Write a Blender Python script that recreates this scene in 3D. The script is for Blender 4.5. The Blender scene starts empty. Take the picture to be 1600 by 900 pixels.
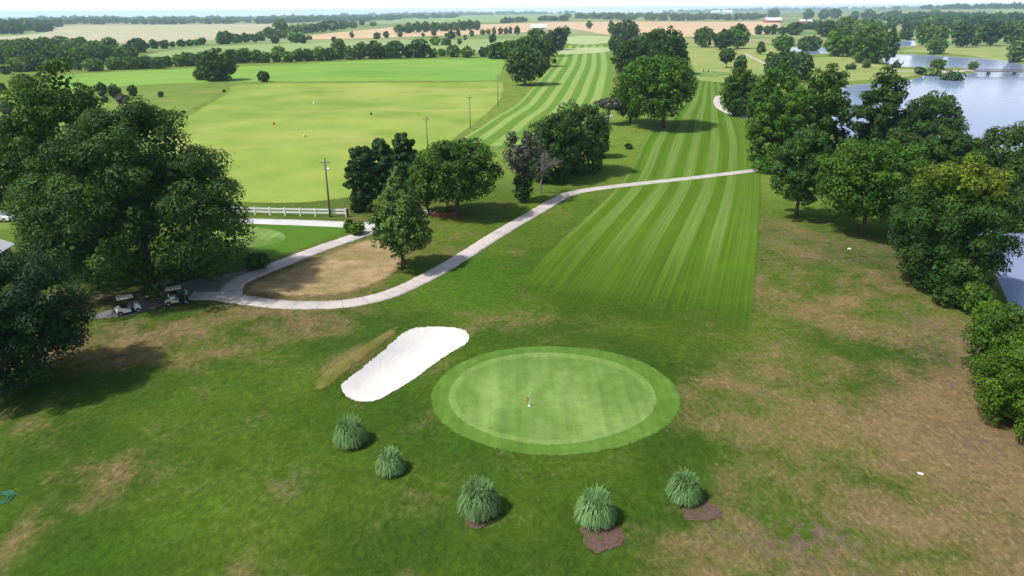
import bpy, math
import numpy as np
from mathutils import Vector, Matrix
from mathutils.geometry import delaunay_2d_cdt

rng = np.random.default_rng(7)
scene = bpy.context.scene
COL = scene.collection
R = math.radians

# ------------------------------------------------------------------ camera
F = 1067.0                       # focal length in pixels of the 1600 px wide photograph
PITCH, ROLL, CZ = R(22.0), R(0.43), 30.0
_r, _f, _u = np.array([1., 0, 0]), np.array([0, math.cos(PITCH), -math.sin(PITCH)]), np.array([0, math.sin(PITCH), math.cos(PITCH)])
RIGHT = _r * math.cos(ROLL) - _u * math.sin(ROLL)
UP = _u * math.cos(ROLL) + _r * math.sin(ROLL)
FWD = _f
cam_d = bpy.data.cameras.new('camera')
cam_d.sensor_width = 36.0
cam_d.lens = 36.0 * F / 1600.0
cam_d.clip_start, cam_d.clip_end = 0.5, 60000
cam = bpy.data.objects.new('camera', cam_d)
COL.objects.link(cam)
cam.matrix_world = Matrix(((RIGHT[0], UP[0], -FWD[0], 0), (RIGHT[1], UP[1], -FWD[1], 0), (RIGHT[2], UP[2], -FWD[2], CZ), (0, 0, 0, 1)))
scene.camera = cam


def ray(px, py):
    return FWD + RIGHT * ((px - 800) / F) - UP * ((py - 450) / F)


def G0(px, py, z=0.0):
    d = ray(px, py)
    dz = min(d[2], -0.0016)
    t = (z - CZ) / dz
    return np.array([d[0] * t, d[1] * t])


def depth_of(x, y, z=0.0):
    return float((np.array([x, y, z - CZ])) @ FWD)


# ------------------------------------------------------------------ terrain
def smooth(t):
    t = np.clip(t, 0, 1)
    return t * t * (3 - 2 * t)


WATER = -1.0
LAKES_PX = [
    [(1316, 134), (1350, 131), (1400, 128), (1432, 123), (1450, 115.5), (1522, 114.5), (1526, 110), (1500, 107.5), (1440, 107), (1402, 106),
     (1384, 100), (1378, 92), (1386, 84), (1450, 86), (1500, 89), (1548, 92), (1572, 95), (1600, 101), (1660, 103), (1800, 106), (2000, 112), (2300, 180), (2300, 520),
     (1800, 600), (1660, 560), (1580, 484), (1556, 428), (1535, 372), (1450, 296), (1365, 250), (1312, 214), (1300, 190), (1302, 150)],
    [(1225, 74), (1260, 73), (1298, 75), (1302, 84), (1270, 86), (1228, 82)],
    [(1392, 64), (1428, 63), (1432, 71), (1410, 74), (1390, 72)],
]
LAKES = [np.array([G0(a, b, WATER) for a, b in L]) for L in LAKES_PX]


def poly_sd(x, y, P):
    d = np.full(x.shape, 1e18)
    ins = np.zeros(x.shape, bool)
    n = len(P)
    for i in range(n):
        ax, ay = P[i]
        bx, by = P[(i + 1) % n]
        ex, ey = bx - ax, by - ay
        t = np.clip(((x - ax) * ex + (y - ay) * ey) / max(ex * ex + ey * ey, 1e-9), 0, 1)
        d = np.minimum(d, (x - ax - ex * t) ** 2 + (y - ay - ey * t) ** 2)
        c = ((ay > y) != (by > y))
        ins ^= c & (x < ex * (y - ay) / (ey if abs(ey) > 1e-9 else 1e-9) + ax)
    d = np.sqrt(d)
    return np.where(ins, -d, d)


GREEN_C, BUNK_C = G0(862, 625), G0(632, 568)
RIDGE_A, RIDGE_B = G0(470, 622), G0(640, 506)


def H(x, y):
    x = np.atleast_1d(np.asarray(x, float))
    y = np.atleast_1d(np.asarray(y, float))
    r = np.hypot(x, y)
    fade = 1 - smooth((r - 220) / 200)
    h = fade * (0.22 * np.sin(x / 15 + 1.3) * np.sin(y / 19 + .4) + 0.12 * np.sin(x / 7.3 + y / 11) + .3 * np.sin(x / 41 + .8) * np.sin(y / 37))
    h += 0.55 * np.exp(-(((x - GREEN_C[0]) / 13) ** 2 + ((y - GREEN_C[1]) / 15) ** 2) ** 2)
    bx_, by_ = (x - BUNK_C[0]) * .83 - (y - BUNK_C[1]) * .55, (x - BUNK_C[0]) * .55 + (y - BUNK_C[1]) * .83
    h += -0.75 * np.exp(-((bx_ / 3.2) ** 2 + (by_ / 6.6) ** 2) ** 2)
    e = RIDGE_B - RIDGE_A
    t = np.clip(((x - RIDGE_A[0]) * e[0] + (y - RIDGE_A[1]) * e[1]) / (e @ e), 0, 1)
    dd = np.hypot(x - RIDGE_A[0] - e[0] * t, y - RIDGE_A[1] - e[1] * t)
    h += 0.85 * np.exp(-(dd / 2.6) ** 2) * np.sin(np.pi * np.clip(t, .02, .98)) ** .5
    # far hills: gentle, higher to the right
    th = np.arctan2(x, np.maximum(y, 1))
    h += 42 * smooth((r - 2200) / 3600) * smooth((th - .10) / .55) * (y > 0)
    h += 6 * smooth((r - 1500) / 2500) * np.sin(th * 9 + 1.0) * (y > 0) * smooth((r - 1500) / 500)
    m = (r > 58) & (r < 1500) & (x > 20) & (y > 0)
    if m.any():
        for L in LAKES:
            sd = poly_sd(x[m], y[m], L)
            t = np.clip((4 - sd) / 12, 0, 1)
            h[m] = np.where(sd < 14, h[m] * np.clip((sd - 4) / 10, 0, 1) - 3 * t, h[m])
    return h


def h1(x, y):
    return float(H(x, y)[0])


def G(px, py):
    d = ray(px, py)
    if d[2] > -0.022:
        # far away: march along the ray to where it meets the hills
        tt = np.linspace(900, 11500, 1500)
        hh = H(d[0] * tt, d[1] * tt)
        hit = np.where(CZ + d[2] * tt < hh)[0]
        i = hit[0] if len(hit) else -1
        return np.array([d[0] * tt[i], d[1] * tt[i], hh[i]])
    dz = min(d[2], -0.0016)
    t = -CZ / dz
    for _ in range(8):
        z = h1(d[0] * t, d[1] * t)
        t = .5 * t + .5 * (z - CZ) / dz
    return np.array([d[0] * t, d[1] * t, h1(d[0] * t, d[1] * t)])


# ------------------------------------------------------------------ helpers
def tag(o, label=None, cat=None, group=None, kind=None):
    if label:
        o['label'] = label
    if cat:
        o['category'] = cat
    if group:
        o['group'] = group
    if kind:
        o['kind'] = kind
    return o


def empty(name, loc, rz=0.0):
    o = bpy.data.objects.new(name, None)
    o.location = loc
    o.rotation_euler = (0, 0, rz)
    o.empty_display_size = .3
    COL.objects.link(o)
    return o


def link(name, me, mats, parent=None, smooth_shade=False):
    for m in (mats if isinstance(mats, (list, tuple)) else [mats]):
        me.materials.append(m)
    if smooth_shade:
        me.polygons.foreach_set('use_smooth', np.ones(len(me.polygons), bool))
    o = bpy.data.objects.new(name, me)
    COL.objects.link(o)
    if parent is not None:
        o.parent = parent
    return o


def copy_tree(o, parent=None):
    c = o.copy()
    COL.objects.link(c)
    if parent is not None:
        c.parent = parent
        c.matrix_parent_inverse = o.matrix_parent_inverse.copy()
    for ch in list(o.children):
        copy_tree(ch, c)
    return c


def np_mesh(name, V, Fq, k=None):
    """V (n,3), Fq (m,k) uniform faces"""
    me = bpy.data.meshes.new(name)
    V = np.asarray(V, np.float32)
    Fq = np.asarray(Fq, np.int32)
    m, k = Fq.shape
    me.vertices.add(len(V))
    me.vertices.foreach_set('co', V.ravel())
    me.loops.add(m * k)
    me.loops.foreach_set('vertex_index', Fq.ravel())
    me.polygons.add(m)
    me.polygons.foreach_set('loop_start', np.arange(0, m * k, k, dtype=np.int32))
    me.polygons.foreach_set('loop_total', np.full(m, k, np.int32))
    me.update(calc_edges=True)
    return me


class MB:
    """collects simple shapes into one mesh"""

    def __init__(s):
        s.v, s.f, s.m = [], [], []

    def add(s, vs, fs, mi=0):
        b = len(s.v)
        s.v += [tuple(map(float, q)) for q in vs]
        s.f += [tuple(b + i for i in f) for f in fs]
        s.m += [mi] * len(fs)
        return s

    def box(s, c, d, rz=0.0, tx=1.0, ty=1.0, mi=0, shear=0.0):
        x, y, z = d[0] / 2, d[1] / 2, d[2] / 2
        vs = []
        for sz in (-1, 1):
            kx, ky = (tx, ty) if sz > 0 else (1, 1)
            for sx, sy in ((-1, -1), (1, -1), (1, 1), (-1, 1)):
                px, py = sx * x * kx + (shear if sz > 0 else 0), sy * y * ky
                vs.append((c[0] + px * math.cos(rz) - py * math.sin(rz), c[1] + px * math.sin(rz) + py * math.cos(rz), c[2] + sz * z))
        return s.add(vs, [(3, 2, 1, 0), (4, 5, 6, 7), (0, 1, 5, 4), (1, 2, 6, 5), (2, 3, 7, 6), (3, 0, 4, 7)], mi)

    def tube(s, pts, rad, n=8, mi=0, cap=True):
        pts = [np.array(p, float) for p in pts]
        if not hasattr(rad, '__len__'):
            rad = [rad] * len(pts)
        vs = []
        prev = None
        for i, p in enumerate(pts):
            t = pts[min(i + 1, len(pts) - 1)] - pts[max(i - 1, 0)]
            t = t / (np.linalg.norm(t) + 1e-9)
            if prev is None:
                a = np.cross(t, [0, 0, 1]) if abs(t[2]) < .9 else np.cross(t, [1, 0, 0])
            else:
                a = prev - t * (prev @ t)
            a /= np.linalg.norm(a) + 1e-9
            prev = a
            b = np.cross(t, a)
            for k in range(n):
                w = 2 * math.pi * k / n
                vs.append(p + (a * math.cos(w) + b * math.sin(w)) * rad[i])
        fs = []
        for i in range(len(pts) - 1):
            for k in range(n):
                fs.append((i * n + k, i * n + (k + 1) % n, (i + 1) * n + (k + 1) % n, (i + 1) * n + k))
        if cap:
            fs.append(tuple(range(n - 1, -1, -1)))
            fs.append(tuple((len(pts) - 1) * n + k for k in range(n)))
        return s.add(vs, fs, mi)

    def prism(s, prof, y0, y1, mi=0):
        """profile in xz, extruded along y"""
        n = len(prof)
        vs = [(p[0], y0, p[1]) for p in prof] + [(p[0], y1, p[1]) for p in prof]
        fs = [tuple(range(n)), tuple(range(2 * n - 1, n - 1, -1))] + [(i, n + i, n + (i + 1) % n, (i + 1) % n) for i in range(n)]
        return s.add(vs, fs, mi)

    def mesh(s, name):
        me = bpy.data.meshes.new(name)
        me.from_pydata(s.v, [], s.f)
        if any(s.m):
            me.polygons.foreach_set('material_index', np.array(s.m, np.int32))
        me.update()
        return me

    def build(s, name, mats, parent=None, bevel=0.0, smooth_shade=False):
        me = s.mesh(name)
        o = link(name, me, mats, parent, smooth_shade)
        if bevel > 0:
            b = o.modifiers.new('bevel', 'BEVEL')
            b.width, b.segments, b.limit_method = bevel, 2, 'ANGLE'
        return o


# ------------------------------------------------------------------ materials
class NT:
    def __init__(s, name):
        s.mat = bpy.data.materials.new(name)
        s.mat.use_nodes = True
        s.t = s.mat.node_tree
        s.n = s.t.nodes
        s.bsdf = s.n['Principled BSDF']
        s.out = s.n['Material Output']
        s._pos = None

    def new(s, typ, **kw):
        nd = s.n.new(typ)
        for k, v in kw.items():
            setattr(nd, k, v)
        return nd

    def lk(s, a, b):
        s.t.links.new(a, b)

    def setin(s, sock, v):
        if isinstance(v, bpy.types.NodeSocket):
            s.lk(v, sock)
        else:
            if sock.type == 'RGBA' and len(v) == 3:
                v = (*v, 1)
            sock.default_value = v

    def pos(s):
        if s._pos is None:
            s._pos = s.new('ShaderNodeNewGeometry').outputs['Position']
        return s._pos

    def objpos(s):
        return s.new('ShaderNodeTexCoord').outputs['Object']

    def mapping(s, vec, scale=(1, 1, 1), rot=(0, 0, 0)):
        m = s.new('ShaderNodeMapping')
        s.lk(vec, m.inputs['Vector'])
        m.inputs['Scale'].default_value = scale
        m.inputs['Rotation'].default_value = rot
        return m.outputs[0]

    def noise(s, scale, detail=3, rough=.55, vec=None, dist=0.0):
        nd = s.new('ShaderNodeTexNoise')
        s.lk(vec if vec is not None else s.pos(), nd.inputs['Vector'])
        nd.inputs['Scale'].default_value = scale
        nd.inputs['Detail'].default_value = detail
        nd.inputs['Roughness'].default_value = rough
        nd.inputs['Distortion'].default_value = dist
        return nd.outputs['Fac']

    def attr(s, name, out='Color'):
        nd = s.new('ShaderNodeAttribute', attribute_name=name)
        return nd.outputs[out]

    def math(s, op, a, b=0.0, clamp=False):
        nd = s.new('ShaderNodeMath', operation=op, use_clamp=clamp)
        s.setin(nd.inputs[0], a)
        s.setin(nd.inputs[1], b)
        return nd.outputs[0]

    def mix(s, fac, a, b, typ='MIX'):
        nd = s.new('ShaderNodeMix', data_type='RGBA', blend_type=typ)
        s.setin(nd.inputs[0], fac)
        s.setin(nd.inputs[6], a)
        s.setin(nd.inputs[7], b)
        return nd.outputs[2]

    def step(s, v, lo, hi):
        nd = s.new('ShaderNodeMapRange', interpolation_type='SMOOTHSTEP')
        s.setin(nd.inputs[0], v)
        nd.inputs[1].default_value = lo
        nd.inputs[2].default_value = hi
        return nd.outputs[0]

    def rng(s, v, a, b, lo=0.0, hi=1.0):
        nd = s.new('ShaderNodeMapRange')
        s.setin(nd.inputs[0], v)
        nd.inputs[1].default_value, nd.inputs[2].default_value = lo, hi
        nd.inputs[3].default_value, nd.inputs[4].default_value = a, b
        return nd.outputs[0]

    def mul(s, col, v):
        """multiply colour by scalar"""
        nd = s.new('ShaderNodeVectorMath', operation='SCALE')
        s.setin(nd.inputs[0], col)
        s.setin(nd.inputs[3], v)
        return nd.outputs[0]

    def bump(s, h, strength=.3, dist=.1):
        nd = s.new('ShaderNodeBump')
        s.lk(h, nd.inputs['Height'])
        nd.inputs['Strength'].default_value = strength
        nd.inputs['Distance'].default_value = dist
        s.lk(nd.outputs[0], s.bsdf.inputs['Normal'])

    def edge_alpha(s):
        e = s.attr('edge', 'Fac')
        n = s.math('ADD', s.math('MULTIPLY', s.math('SUBTRACT', s.noise(.8, 3, .6), .5), .7), s.math('MULTIPLY', s.math('SUBTRACT', s.noise(6.0, 3, .75), .5), 2.2))
        a = s.step(s.math('ADD', s.math('MULTIPLY', e, 1.5), s.math('MULTIPLY', n, s.math('SUBTRACT', 1.0, e))), .46, .54)
        s.lk(a, s.bsdf.inputs['Alpha'])

    def done(s, col, rough=.9, spec=.2, metal=0.0):
        s.setin(s.bsdf.inputs['Base Color'], col)
        s.setin(s.bsdf.inputs['Roughness'], rough)
        s.bsdf.inputs['Specular IOR Level'].default_value = spec
        s.bsdf.inputs['Metallic'].default_value = metal
        return s.mat


def plain(name, col, rough=.6, spec=.3, metal=0.0, var=.12, scale=4.0):
    t = NT(name)
    n = t.noise(scale, 4, vec=t.objpos())
    return t.done(t.mul((*col,), t.rng(n, 1 - var, 1 + var, .25, .75)), rough, spec, metal)


def grass_mat(name, a, b, c=None, big=.04, mid=.35, amp=.3, cscale=.02, fine=(.78, 1.24)):
    """two or three blended grass tones, blotches, fine texture"""
    t = NT(name)
    n1, n2, n3 = t.noise(big, 4, .6), t.noise(mid, 4, .6), t.noise(5.0, 3, .7)
    f = t.step(t.math('ADD', t.math('MULTIPLY', n1, .6), t.math('MULTIPLY', n2, .4)), .5 - amp / 2, .5 + amp / 2)
    col = t.mix(f, a, b)
    if c is not None:
        w = t.mapping(t.pos(), (1, 3.0, 1), (0, 0, .2))
        col = t.mix(t.math('MULTIPLY', t.step(t.noise(cscale, 5, .6, w), .50, .70), .6), col, c)
    col = t.mul(col, t.rng(n3, fine[0], fine[1], .25, .75))
    t.bump(n3, .25, .06)
    t.edge_alpha()
    return t.done(col, 1.0, .05)


M = {}


def ground_material():
    t = NT('rough_grass')
    tone, w = t.attr('tone'), t.attr('dry', 'Fac')
    n1 = t.noise(.07, 5, .6)
    n2 = t.noise(.28, 5, .62, dist=.6)
    n3 = t.noise(1.3, 4, .65)
    vs = t.mapping(t.pos(), (1.0, .62, 1), (0, 0, -.5))
    n4 = t.noise(3.2, 4, .7, vs)
    n5 = t.noise(11., 3, .7)
    # green variation around the tone
    g = t.mix(t.step(n1, .38, .62), t.mul(tone, .80), t.mix(.45, t.mul(tone, 1.15), (.080, .110, .012)))
    g = t.mix(t.math('MULTIPLY', t.step(n2, .5, .72), .5), g, (.026, .074, .010))
    g = t.mix(t.math('MULTIPLY', t.step(t.noise(.16, 4, .6), .52, .72), .45), g, (.046, .112, .009))
    # dry straw patches: attribute + noise
    q = t.math('ADD', w, t.math('MULTIPLY', t.math('SUBTRACT', n2, .5), 1.3))
    q = t.math('ADD', q, t.math('MULTIPLY', t.math('SUBTRACT', n3, .5), .5))
    q = t.math('ADD', q, t.math('MULTIPLY', t.math('SUBTRACT', n4, .5), .3))
    q = t.math('ADD', q, t.math('MULTIPLY', t.math('SUBTRACT', t.noise(.11, 3, .55, dist=.8), .5), 1.5))
    dm = t.step(q, .12, .86)
    straw = t.mix(t.step(n3, .35, .65), (.235, .160, .080), (.150, .108, .052))
    straw = t.mix(t.math('MULTIPLY', t.step(n4, .55, .75), .4), straw, (.35, .26, .145))
    straw = t.mix(t.math('MULTIPLY', t.step(t.noise(.33, 3, .6, dist=1.0), .56, .74), .55), straw, (.15, .095, .072))
    col = t.mix(t.math('MULTIPLY', dm, .88), g, straw)
    # bare earth specks
    col = t.mix(t.math('MULTIPLY', t.attr('soil', 'Fac'), t.step(n3, .4, .6)), col, (.135, .085, .075))
    k = t.math('MULTIPLY', t.rng(n4, .66, 1.36, .25, .75), t.rng(n5, .66, 1.36, .25, .75))
    k = t.math('MULTIPLY', k, t.rng(n3, .84, 1.16, .3, .7))
    col = t.mul(col, k)
    t.bump(t.math('ADD', n4, t.math('MULTIPLY', n3, 1.5)), .35, .12)
    return t.done(col, 1.0, .04)


def fairway_mat(name, n_str, dark, light, rough, fine=True, fade0=.05, fade1=0.0, seed=0):
    t = NT(name)
    uv = t.new('ShaderNodeUVMap').outputs[0]
    sep = t.new('ShaderNodeSeparateXYZ')
    t.lk(uv, sep.inputs[0])
    u, v = sep.outputs[0], sep.outputs[1]
    nl, nm, nf = t.noise(.09, 4, .6), t.noise(.8, 4, .6), t.noise(5, 3, .7)
    wob = t.math('MULTIPLY', t.math('SUBTRACT', nm, .5), .22)
    un = t.new('ShaderNodeCombineXYZ')
    t.lk(t.math('MULTIPLY', u, 7.), un.inputs[0])
    ph = t.math('ADD', t.math('MULTIPLY', u, n_str * 2 * math.pi), t.math('ADD', wob, t.math('MULTIPLY', t.noise(1.0, 1, .5, un.outputs[0]), 2.4)))
    s = t.math('SINE', ph)
    stripe = t.step(s, -.4, .4)
    if fine:
        stripe = t.mix(t.step(u, .80, .88), stripe, (.25, .25, .25))
    if fine:
        # the mown stripes lose themselves where the mower turns
        stripe = t.math('MULTIPLY', stripe, t.step(v, .03, .17))
    col = t.mix(stripe, dark, light)
    if fine:
        col = t.mix(t.math('MULTIPLY', t.math('SUBTRACT', 1.0, t.step(v, .02, .14)), .6), col, rough)
    if fine:
        vv = t.new('ShaderNodeCombineXYZ')
        t.lk(t.math('MULTIPLY', u, 95.), vv.inputs[0])
        t.lk(t.math('MULTIPLY', v, 5.), vv.inputs[1])
        lines = t.noise(1.0, 3, .6, vv.outputs[0])
        col = t.mul(col, t.rng(lines, .72, 1.26, .3, .7))
    col = t.mix(t.math('MULTIPLY', t.step(nl, .48, .68), .4), col, t.mul(dark, 1.25))
    col = t.mul(col, t.rng(nf, .84, 1.16, .25, .75))
    # ragged melt into the rough along the edges
    e = t.math('MINIMUM', t.math('MULTIPLY', u, 20.), t.math('MULTIPLY', t.math('SUBTRACT', 1.0, u), 20.))
    if fade0:
        e = t.math('MINIMUM', e, t.math('DIVIDE', v, fade0))
    if fade1:
        e = t.math('MINIMUM', e, t.math('DIVIDE', t.math('SUBTRACT', 1.0, v), fade1))
    e = t.math('ADD', e, t.math('MULTIPLY', t.math('SUBTRACT', nm, .5), .4))
    e = t.math('ADD', e, t.math('MULTIPLY', t.math('SUBTRACT', nf, .5), 1.6))
    t.lk(t.step(e, .46, .54), t.bsdf.inputs['Alpha'])
    t.bump(nf, .15, .05)
    return t.done(col, 1.0, .05)


def leaf_mat(name, col, yellow):
    t = NT(name)
    a = t.attr('tint')
    sep = t.new('ShaderNodeSeparateColor')
    t.lk(a, sep.inputs[0])
    oi = t.new('ShaderNodeObjectInfo').outputs['Random']
    c = t.mix(sep.outputs[1], col, yellow)
    c = t.mul(c, t.math('MULTIPLY', sep.outputs[0], t.rng(oi, .85, 1.15)))
    d = t.new('ShaderNodeBsdfPrincipled')
    d.inputs['Roughness'].default_value = .6
    d.inputs['Specular IOR Level'].default_value = .18
    t.lk(c, d.inputs['Base Color'])
    tr = t.new('ShaderNodeBsdfTranslucent')
    t.lk(t.mul(t.mix(.35, c, t.mul(yellow, sep.outputs[0])), 1.15), tr.inputs['Color'])
    mx = t.new('ShaderNodeMixShader')
    mx.inputs[0].default_value = .2
    t.lk(d.outputs[0], mx.inputs[1])
    t.lk(tr.outputs[0], mx.inputs[2])
    t.lk(mx.outputs[0], t.out.inputs['Surface'])
    return t.mat


def bark_mat(name, col):
    t = NT(name)
    w = t.mapping(t.objpos(), (6, 6, 1))
    n = t.noise(1.6, 5, .65, w)
    t.bump(n, .6, .04)
    return t.done(t.mul(col, t.rng(n, .6, 1.4, .3, .7)), .95, .1)


def concrete(name, col, joints=False):
    t = NT(name)
    n1, n2, n3 = t.noise(.4, 5, .6), t.noise(4, 4, .6), t.noise(22, 2, .6)
    c = t.mul(col, t.math('MULTIPLY', t.rng(n1, .86, 1.12, .3, .7), t.math('MULTIPLY', t.rng(n2, .92, 1.08, .3, .7), t.rng(n3, .9, 1.1, .3, .7))))
    if joints:
        fr = t.math('FRACT', t.math('DIVIDE', t.attr('along', 'Fac'), 2.6))
        jt = t.math('LESS_THAN', fr, .028)
        c = t.mul(c, t.rng(jt, 1.0, .55))
        ed = t.math('ADD', t.attr('across', 'Fac'), t.math('MULTIPLY', t.math('SUBTRACT', t.noise(1.6, 4, .65), .5), .5))
        c = t.mix(t.math('MULTIPLY', t.step(ed, .92, 1.08), .75), c, (.13, .12, .05))
        c = t.mul(c, t.rng(t.step(t.noise(.22, 4, .6), .5, .7), 1.0, .84))
    t.bump(n3, .1, .01)
    return t.done(c, .9, .2)


LEAF = {
    'dark': leaf_mat('dark_leaves', (.028, .074, .011), (.074, .136, .015)),
    'blue': leaf_mat('bluish_leaves', (.018, .052, .018), (.044, .092, .026)),
    'mid': leaf_mat('green_leaves', (.038, .106, .010), (.102, .184, .014)),
    'bright': leaf_mat('bright_leaves', (.068, .165, .011), (.145, .235, .016)),
    'yellow': leaf_mat('yellowing_leaves', (.024, .078, .011), (.165, .215, .017)),
    'young': leaf_mat('young_tree_leaves', (.068, .138, .026), (.14, .22, .042)),
    'cedar': leaf_mat('cedar_needles', (.022, .068, .012), (.048, .100, .015)),
    'olive': leaf_mat('olive_leaves', (.042, .092, .018), (.095, .150, .032)),
    'grey': leaf_mat('grey_twigs', (.095, .100, .072), (.13, .135, .095)),
    'tan': leaf_mat('dry_leaves', (.16, .14, .07), (.24, .19, .10)),
    'pale': leaf_mat('pale_leaves', (.11, .19, .045), (.17, .24, .055)),
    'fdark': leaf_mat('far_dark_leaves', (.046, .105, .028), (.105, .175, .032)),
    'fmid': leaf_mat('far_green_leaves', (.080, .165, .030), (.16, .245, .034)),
    'clump': leaf_mat('ornamental_grass_blades', (.115, .245, .080), (.26, .40, .15)),
}
BARK = bark_mat('bark', (.09, .075, .06))
BARKG = bark_mat('grey_bark', (.20, .185, .17))

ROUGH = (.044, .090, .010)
M['ground'] = ground_material()
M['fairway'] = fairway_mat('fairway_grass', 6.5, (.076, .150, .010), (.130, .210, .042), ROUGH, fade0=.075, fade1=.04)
M['fairway_far'] = fairway_mat('far_fairway_grass', 6.0, (.115, .215, .030), (.24, .34, .095), (.17, .22, .05), fine=False, fade0=.03, fade1=.03)
M['range'] = grass_mat('practice_field_grass', (.285, .350, .075), (.165, .265, .040), (.40, .37, .125), .011, .045, .24, .013)
M['crop'] = grass_mat('green_crop', (.155, .310, .048), (.215, .350, .066), (.115, .235, .045), .008, .04, .3, .012)
M['meadow'] = grass_mat('meadow_grass', (.185, .260, .052), (.115, .190, .030), (.27, .26, .08), .02, .1, .4, .018)
M['lush'] = grass_mat('lush_lawn', (.085, .185, .020), (.065, .145, .015), None, .06, .3, .5)
M['wheat'] = grass_mat('straw_field', (.47, .43, .29), (.40, .39, .25), (.36, .39, .22), .004, .02, .3, .004)
M['stubble'] = grass_mat('ploughed_field', (.54, .35, .22), (.60, .45, .30), (.42, .40, .23), .004, .02, .3, .004)
M['palegreen'] = grass_mat('pale_green_field', (.27, .36, .15), (.22, .31, .11), (.36, .38, .2), .006, .03, .3, .006)
M['tee'] = grass_mat('pale_mown_turf', (.40, .46, .24), (.32, .40, .17), None, .04, .2, .4)
M['shore'] = grass_mat('shore_grass', (.29, .32, .105), (.20, .28, .075), (.42, .36, .16), .02, .1, .4, .03)


M['bank'] = grass_mat('straw_bank_grass', (.20, .175, .055), (.10, .125, .020), (.22, .155, .08), .15, .7, .3, .12, (.7, 1.3))
M['drygrass'] = grass_mat('parched_grass', (.39, .275, .155), (.22, .180, .075), (.120, .150, .030), .13, .7, .26, .14, (.66, 1.34))


def green_mat(name, a, b):
    t = NT(name)
    w = t.mapping(t.pos(), (.9, .35, 1), (0, 0, .62))
    n1, n2, nf = t.noise(.32, 2, .45, w), t.noise(.9, 4, .6), t.noise(6, 3, .7)
    c = t.mix(t.step(n1, .38, .62), a, b)
    lw = t.mapping(t.pos(), (1.9, .06, 1), (0, 0, .35))
    c = t.mul(c, t.rng(t.noise(1.0, 2, .5, lw), .9, 1.1, .3, .7))
    c = t.mul(c, t.math('MULTIPLY', t.rng(n2, .86, 1.14, .3, .7), t.rng(nf, .9, 1.1, .3, .7)))
    t.edge_alpha()
    return t.done(c, 1.0, .06)


M['green'] = green_mat('putting_green_turf', (.185, .290, .078), (.115, .205, .042))
M['fringe'] = green_mat('collar_turf', (.104, .202, .034), (.088, .176, .026))
M['fringe2'] = green_mat('green_rim_turf', (.178, .280, .075), (.15, .245, .060))


def sand_mat():
    t = NT('bunker_sand')
    n1, n2, n3 = t.noise(.5, 4, .6), t.noise(3, 4, .6), t.noise(14, 3, .7)
    w = t.mapping(t.pos(), (1, 6, 1), (0, 0, .4))
    rk = t.noise(2.2, 2, .5, w)
    c = t.mul((.66, .64, .615), t.math('MULTIPLY', t.rng(n1, .93, 1.03, .3, .7), t.rng(n2, .95, 1.03, .3, .7)))
    t.bump(t.math('ADD', t.math('MULTIPLY', n3, .4), t.math('ADD', rk, t.math('MULTIPLY', n2, 1.5))), .38, .1)
    return t.done(c, 1.0, .1)


M['sand'] = sand_mat()
M['path'] = concrete('path_concrete', (.50, .45, .425), True)
M['drive'] = concrete('drive_gravel', (.56, .55, .55))
M['apron'] = concrete('worn_asphalt', (.17, .155, .165))
M['mulch'] = NT('bark_mulch')
_t = M['mulch']
_n, _n2 = _t.noise(6, 5, .75), _t.noise(1.2, 3)
_t.bump(_n, .8, .05)
M['mulch'] = _t.done(_t.mix(_t.step(_n2, .45, .66), _t.mul((.125, .075, .066), _t.rng(_n, .5, 1.5, .3, .7)), (.085, .095, .03)), 1, .05)


def water_mat():
    t = NT('lake_water')
    w = t.mapping(t.pos(), (1, 1.6, 1), (0, 0, .3))
    n = t.noise(.55, 4, .6, w)
    n2 = t.noise(.03, 3, .5)
    t.bump(n, .06, .25)
    return t.done(t.mix(n2, (.25, .31, .50), (.30, .36, .56)), t.rng(n2, .10, .2), .5)


M['water'] = water_mat()
M['white'] = plain('white_paint', (.86, .86, .85), .5, .4, var=.05)
M['black'] = plain('black_plastic', (.02, .02, .022), .5, .4)
M['tyre'] = plain('tyre_rubber', (.018, .018, .018), .85, .2)
M['rim'] = plain('rim_metal', (.45, .45, .46), .35, .5, .6)
M['cream'] = plain('cream_vinyl', (.55, .50, .41), .6, .3)
M['roofcart'] = plain('cart_roof_plastic', (.46, .44, .41), .5, .4, var=.05)
M['steel'] = plain('dark_steel', (.10, .10, .11), .4, .5, .7)
M['poleW'] = bark_mat('weathered_pole_wood', (.17, .145, .125))
M['redwall'] = plain('dark_red_wall', (.17, .035, .04), .8, .2)
M['redbarn'] = plain('red_barn_boards', (.42, .07, .07), .8, .2)
M['greyroof'] = plain('grey_metal_roof', (.46, .46, .52), .5, .4, var=.08)
M['whiteroof'] = plain('white_metal_roof', (.80, .80, .80), .5, .3, var=.04)
M['dark'] = plain('dark_glass', (.02, .024, .03), .15, .5)
M['teal'] = plain('teal_cloth', (.05, .42, .50), .9, .1)
M['lav'] = plain('lavender_cloth', (.38, .36, .66), .9, .1)
M['trouser'] = plain('black_cloth', (.015, .016, .02), .9, .1)
M['skin'] = plain('skin', (.42, .25, .18), .6, .3)
M['hair'] = plain('brown_hair', (.05, .03, .02), .8, .2)
M['red'] = plain('red_cloth', (.55, .07, .035), .7, .2)
M['redplastic'] = plain('red_plastic', (.65, .09, .03), .6, .3)
M['yellowp'] = plain('yellow_plastic', (.75, .62, .12), .6, .3)
M['orangep'] = plain('orange_plastic', (.75, .26, .04), .6, .3)
M['hose'] = plain('teal_hose', (.04, .20, .13), .5, .4)
M['brick'] = plain('red_brick', (.16, .055, .04), .9, .1, var=.3, scale=9)
M['wood'] = plain('bridge_timber', (.16, .13, .12), .9, .1, var=.25)

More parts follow.
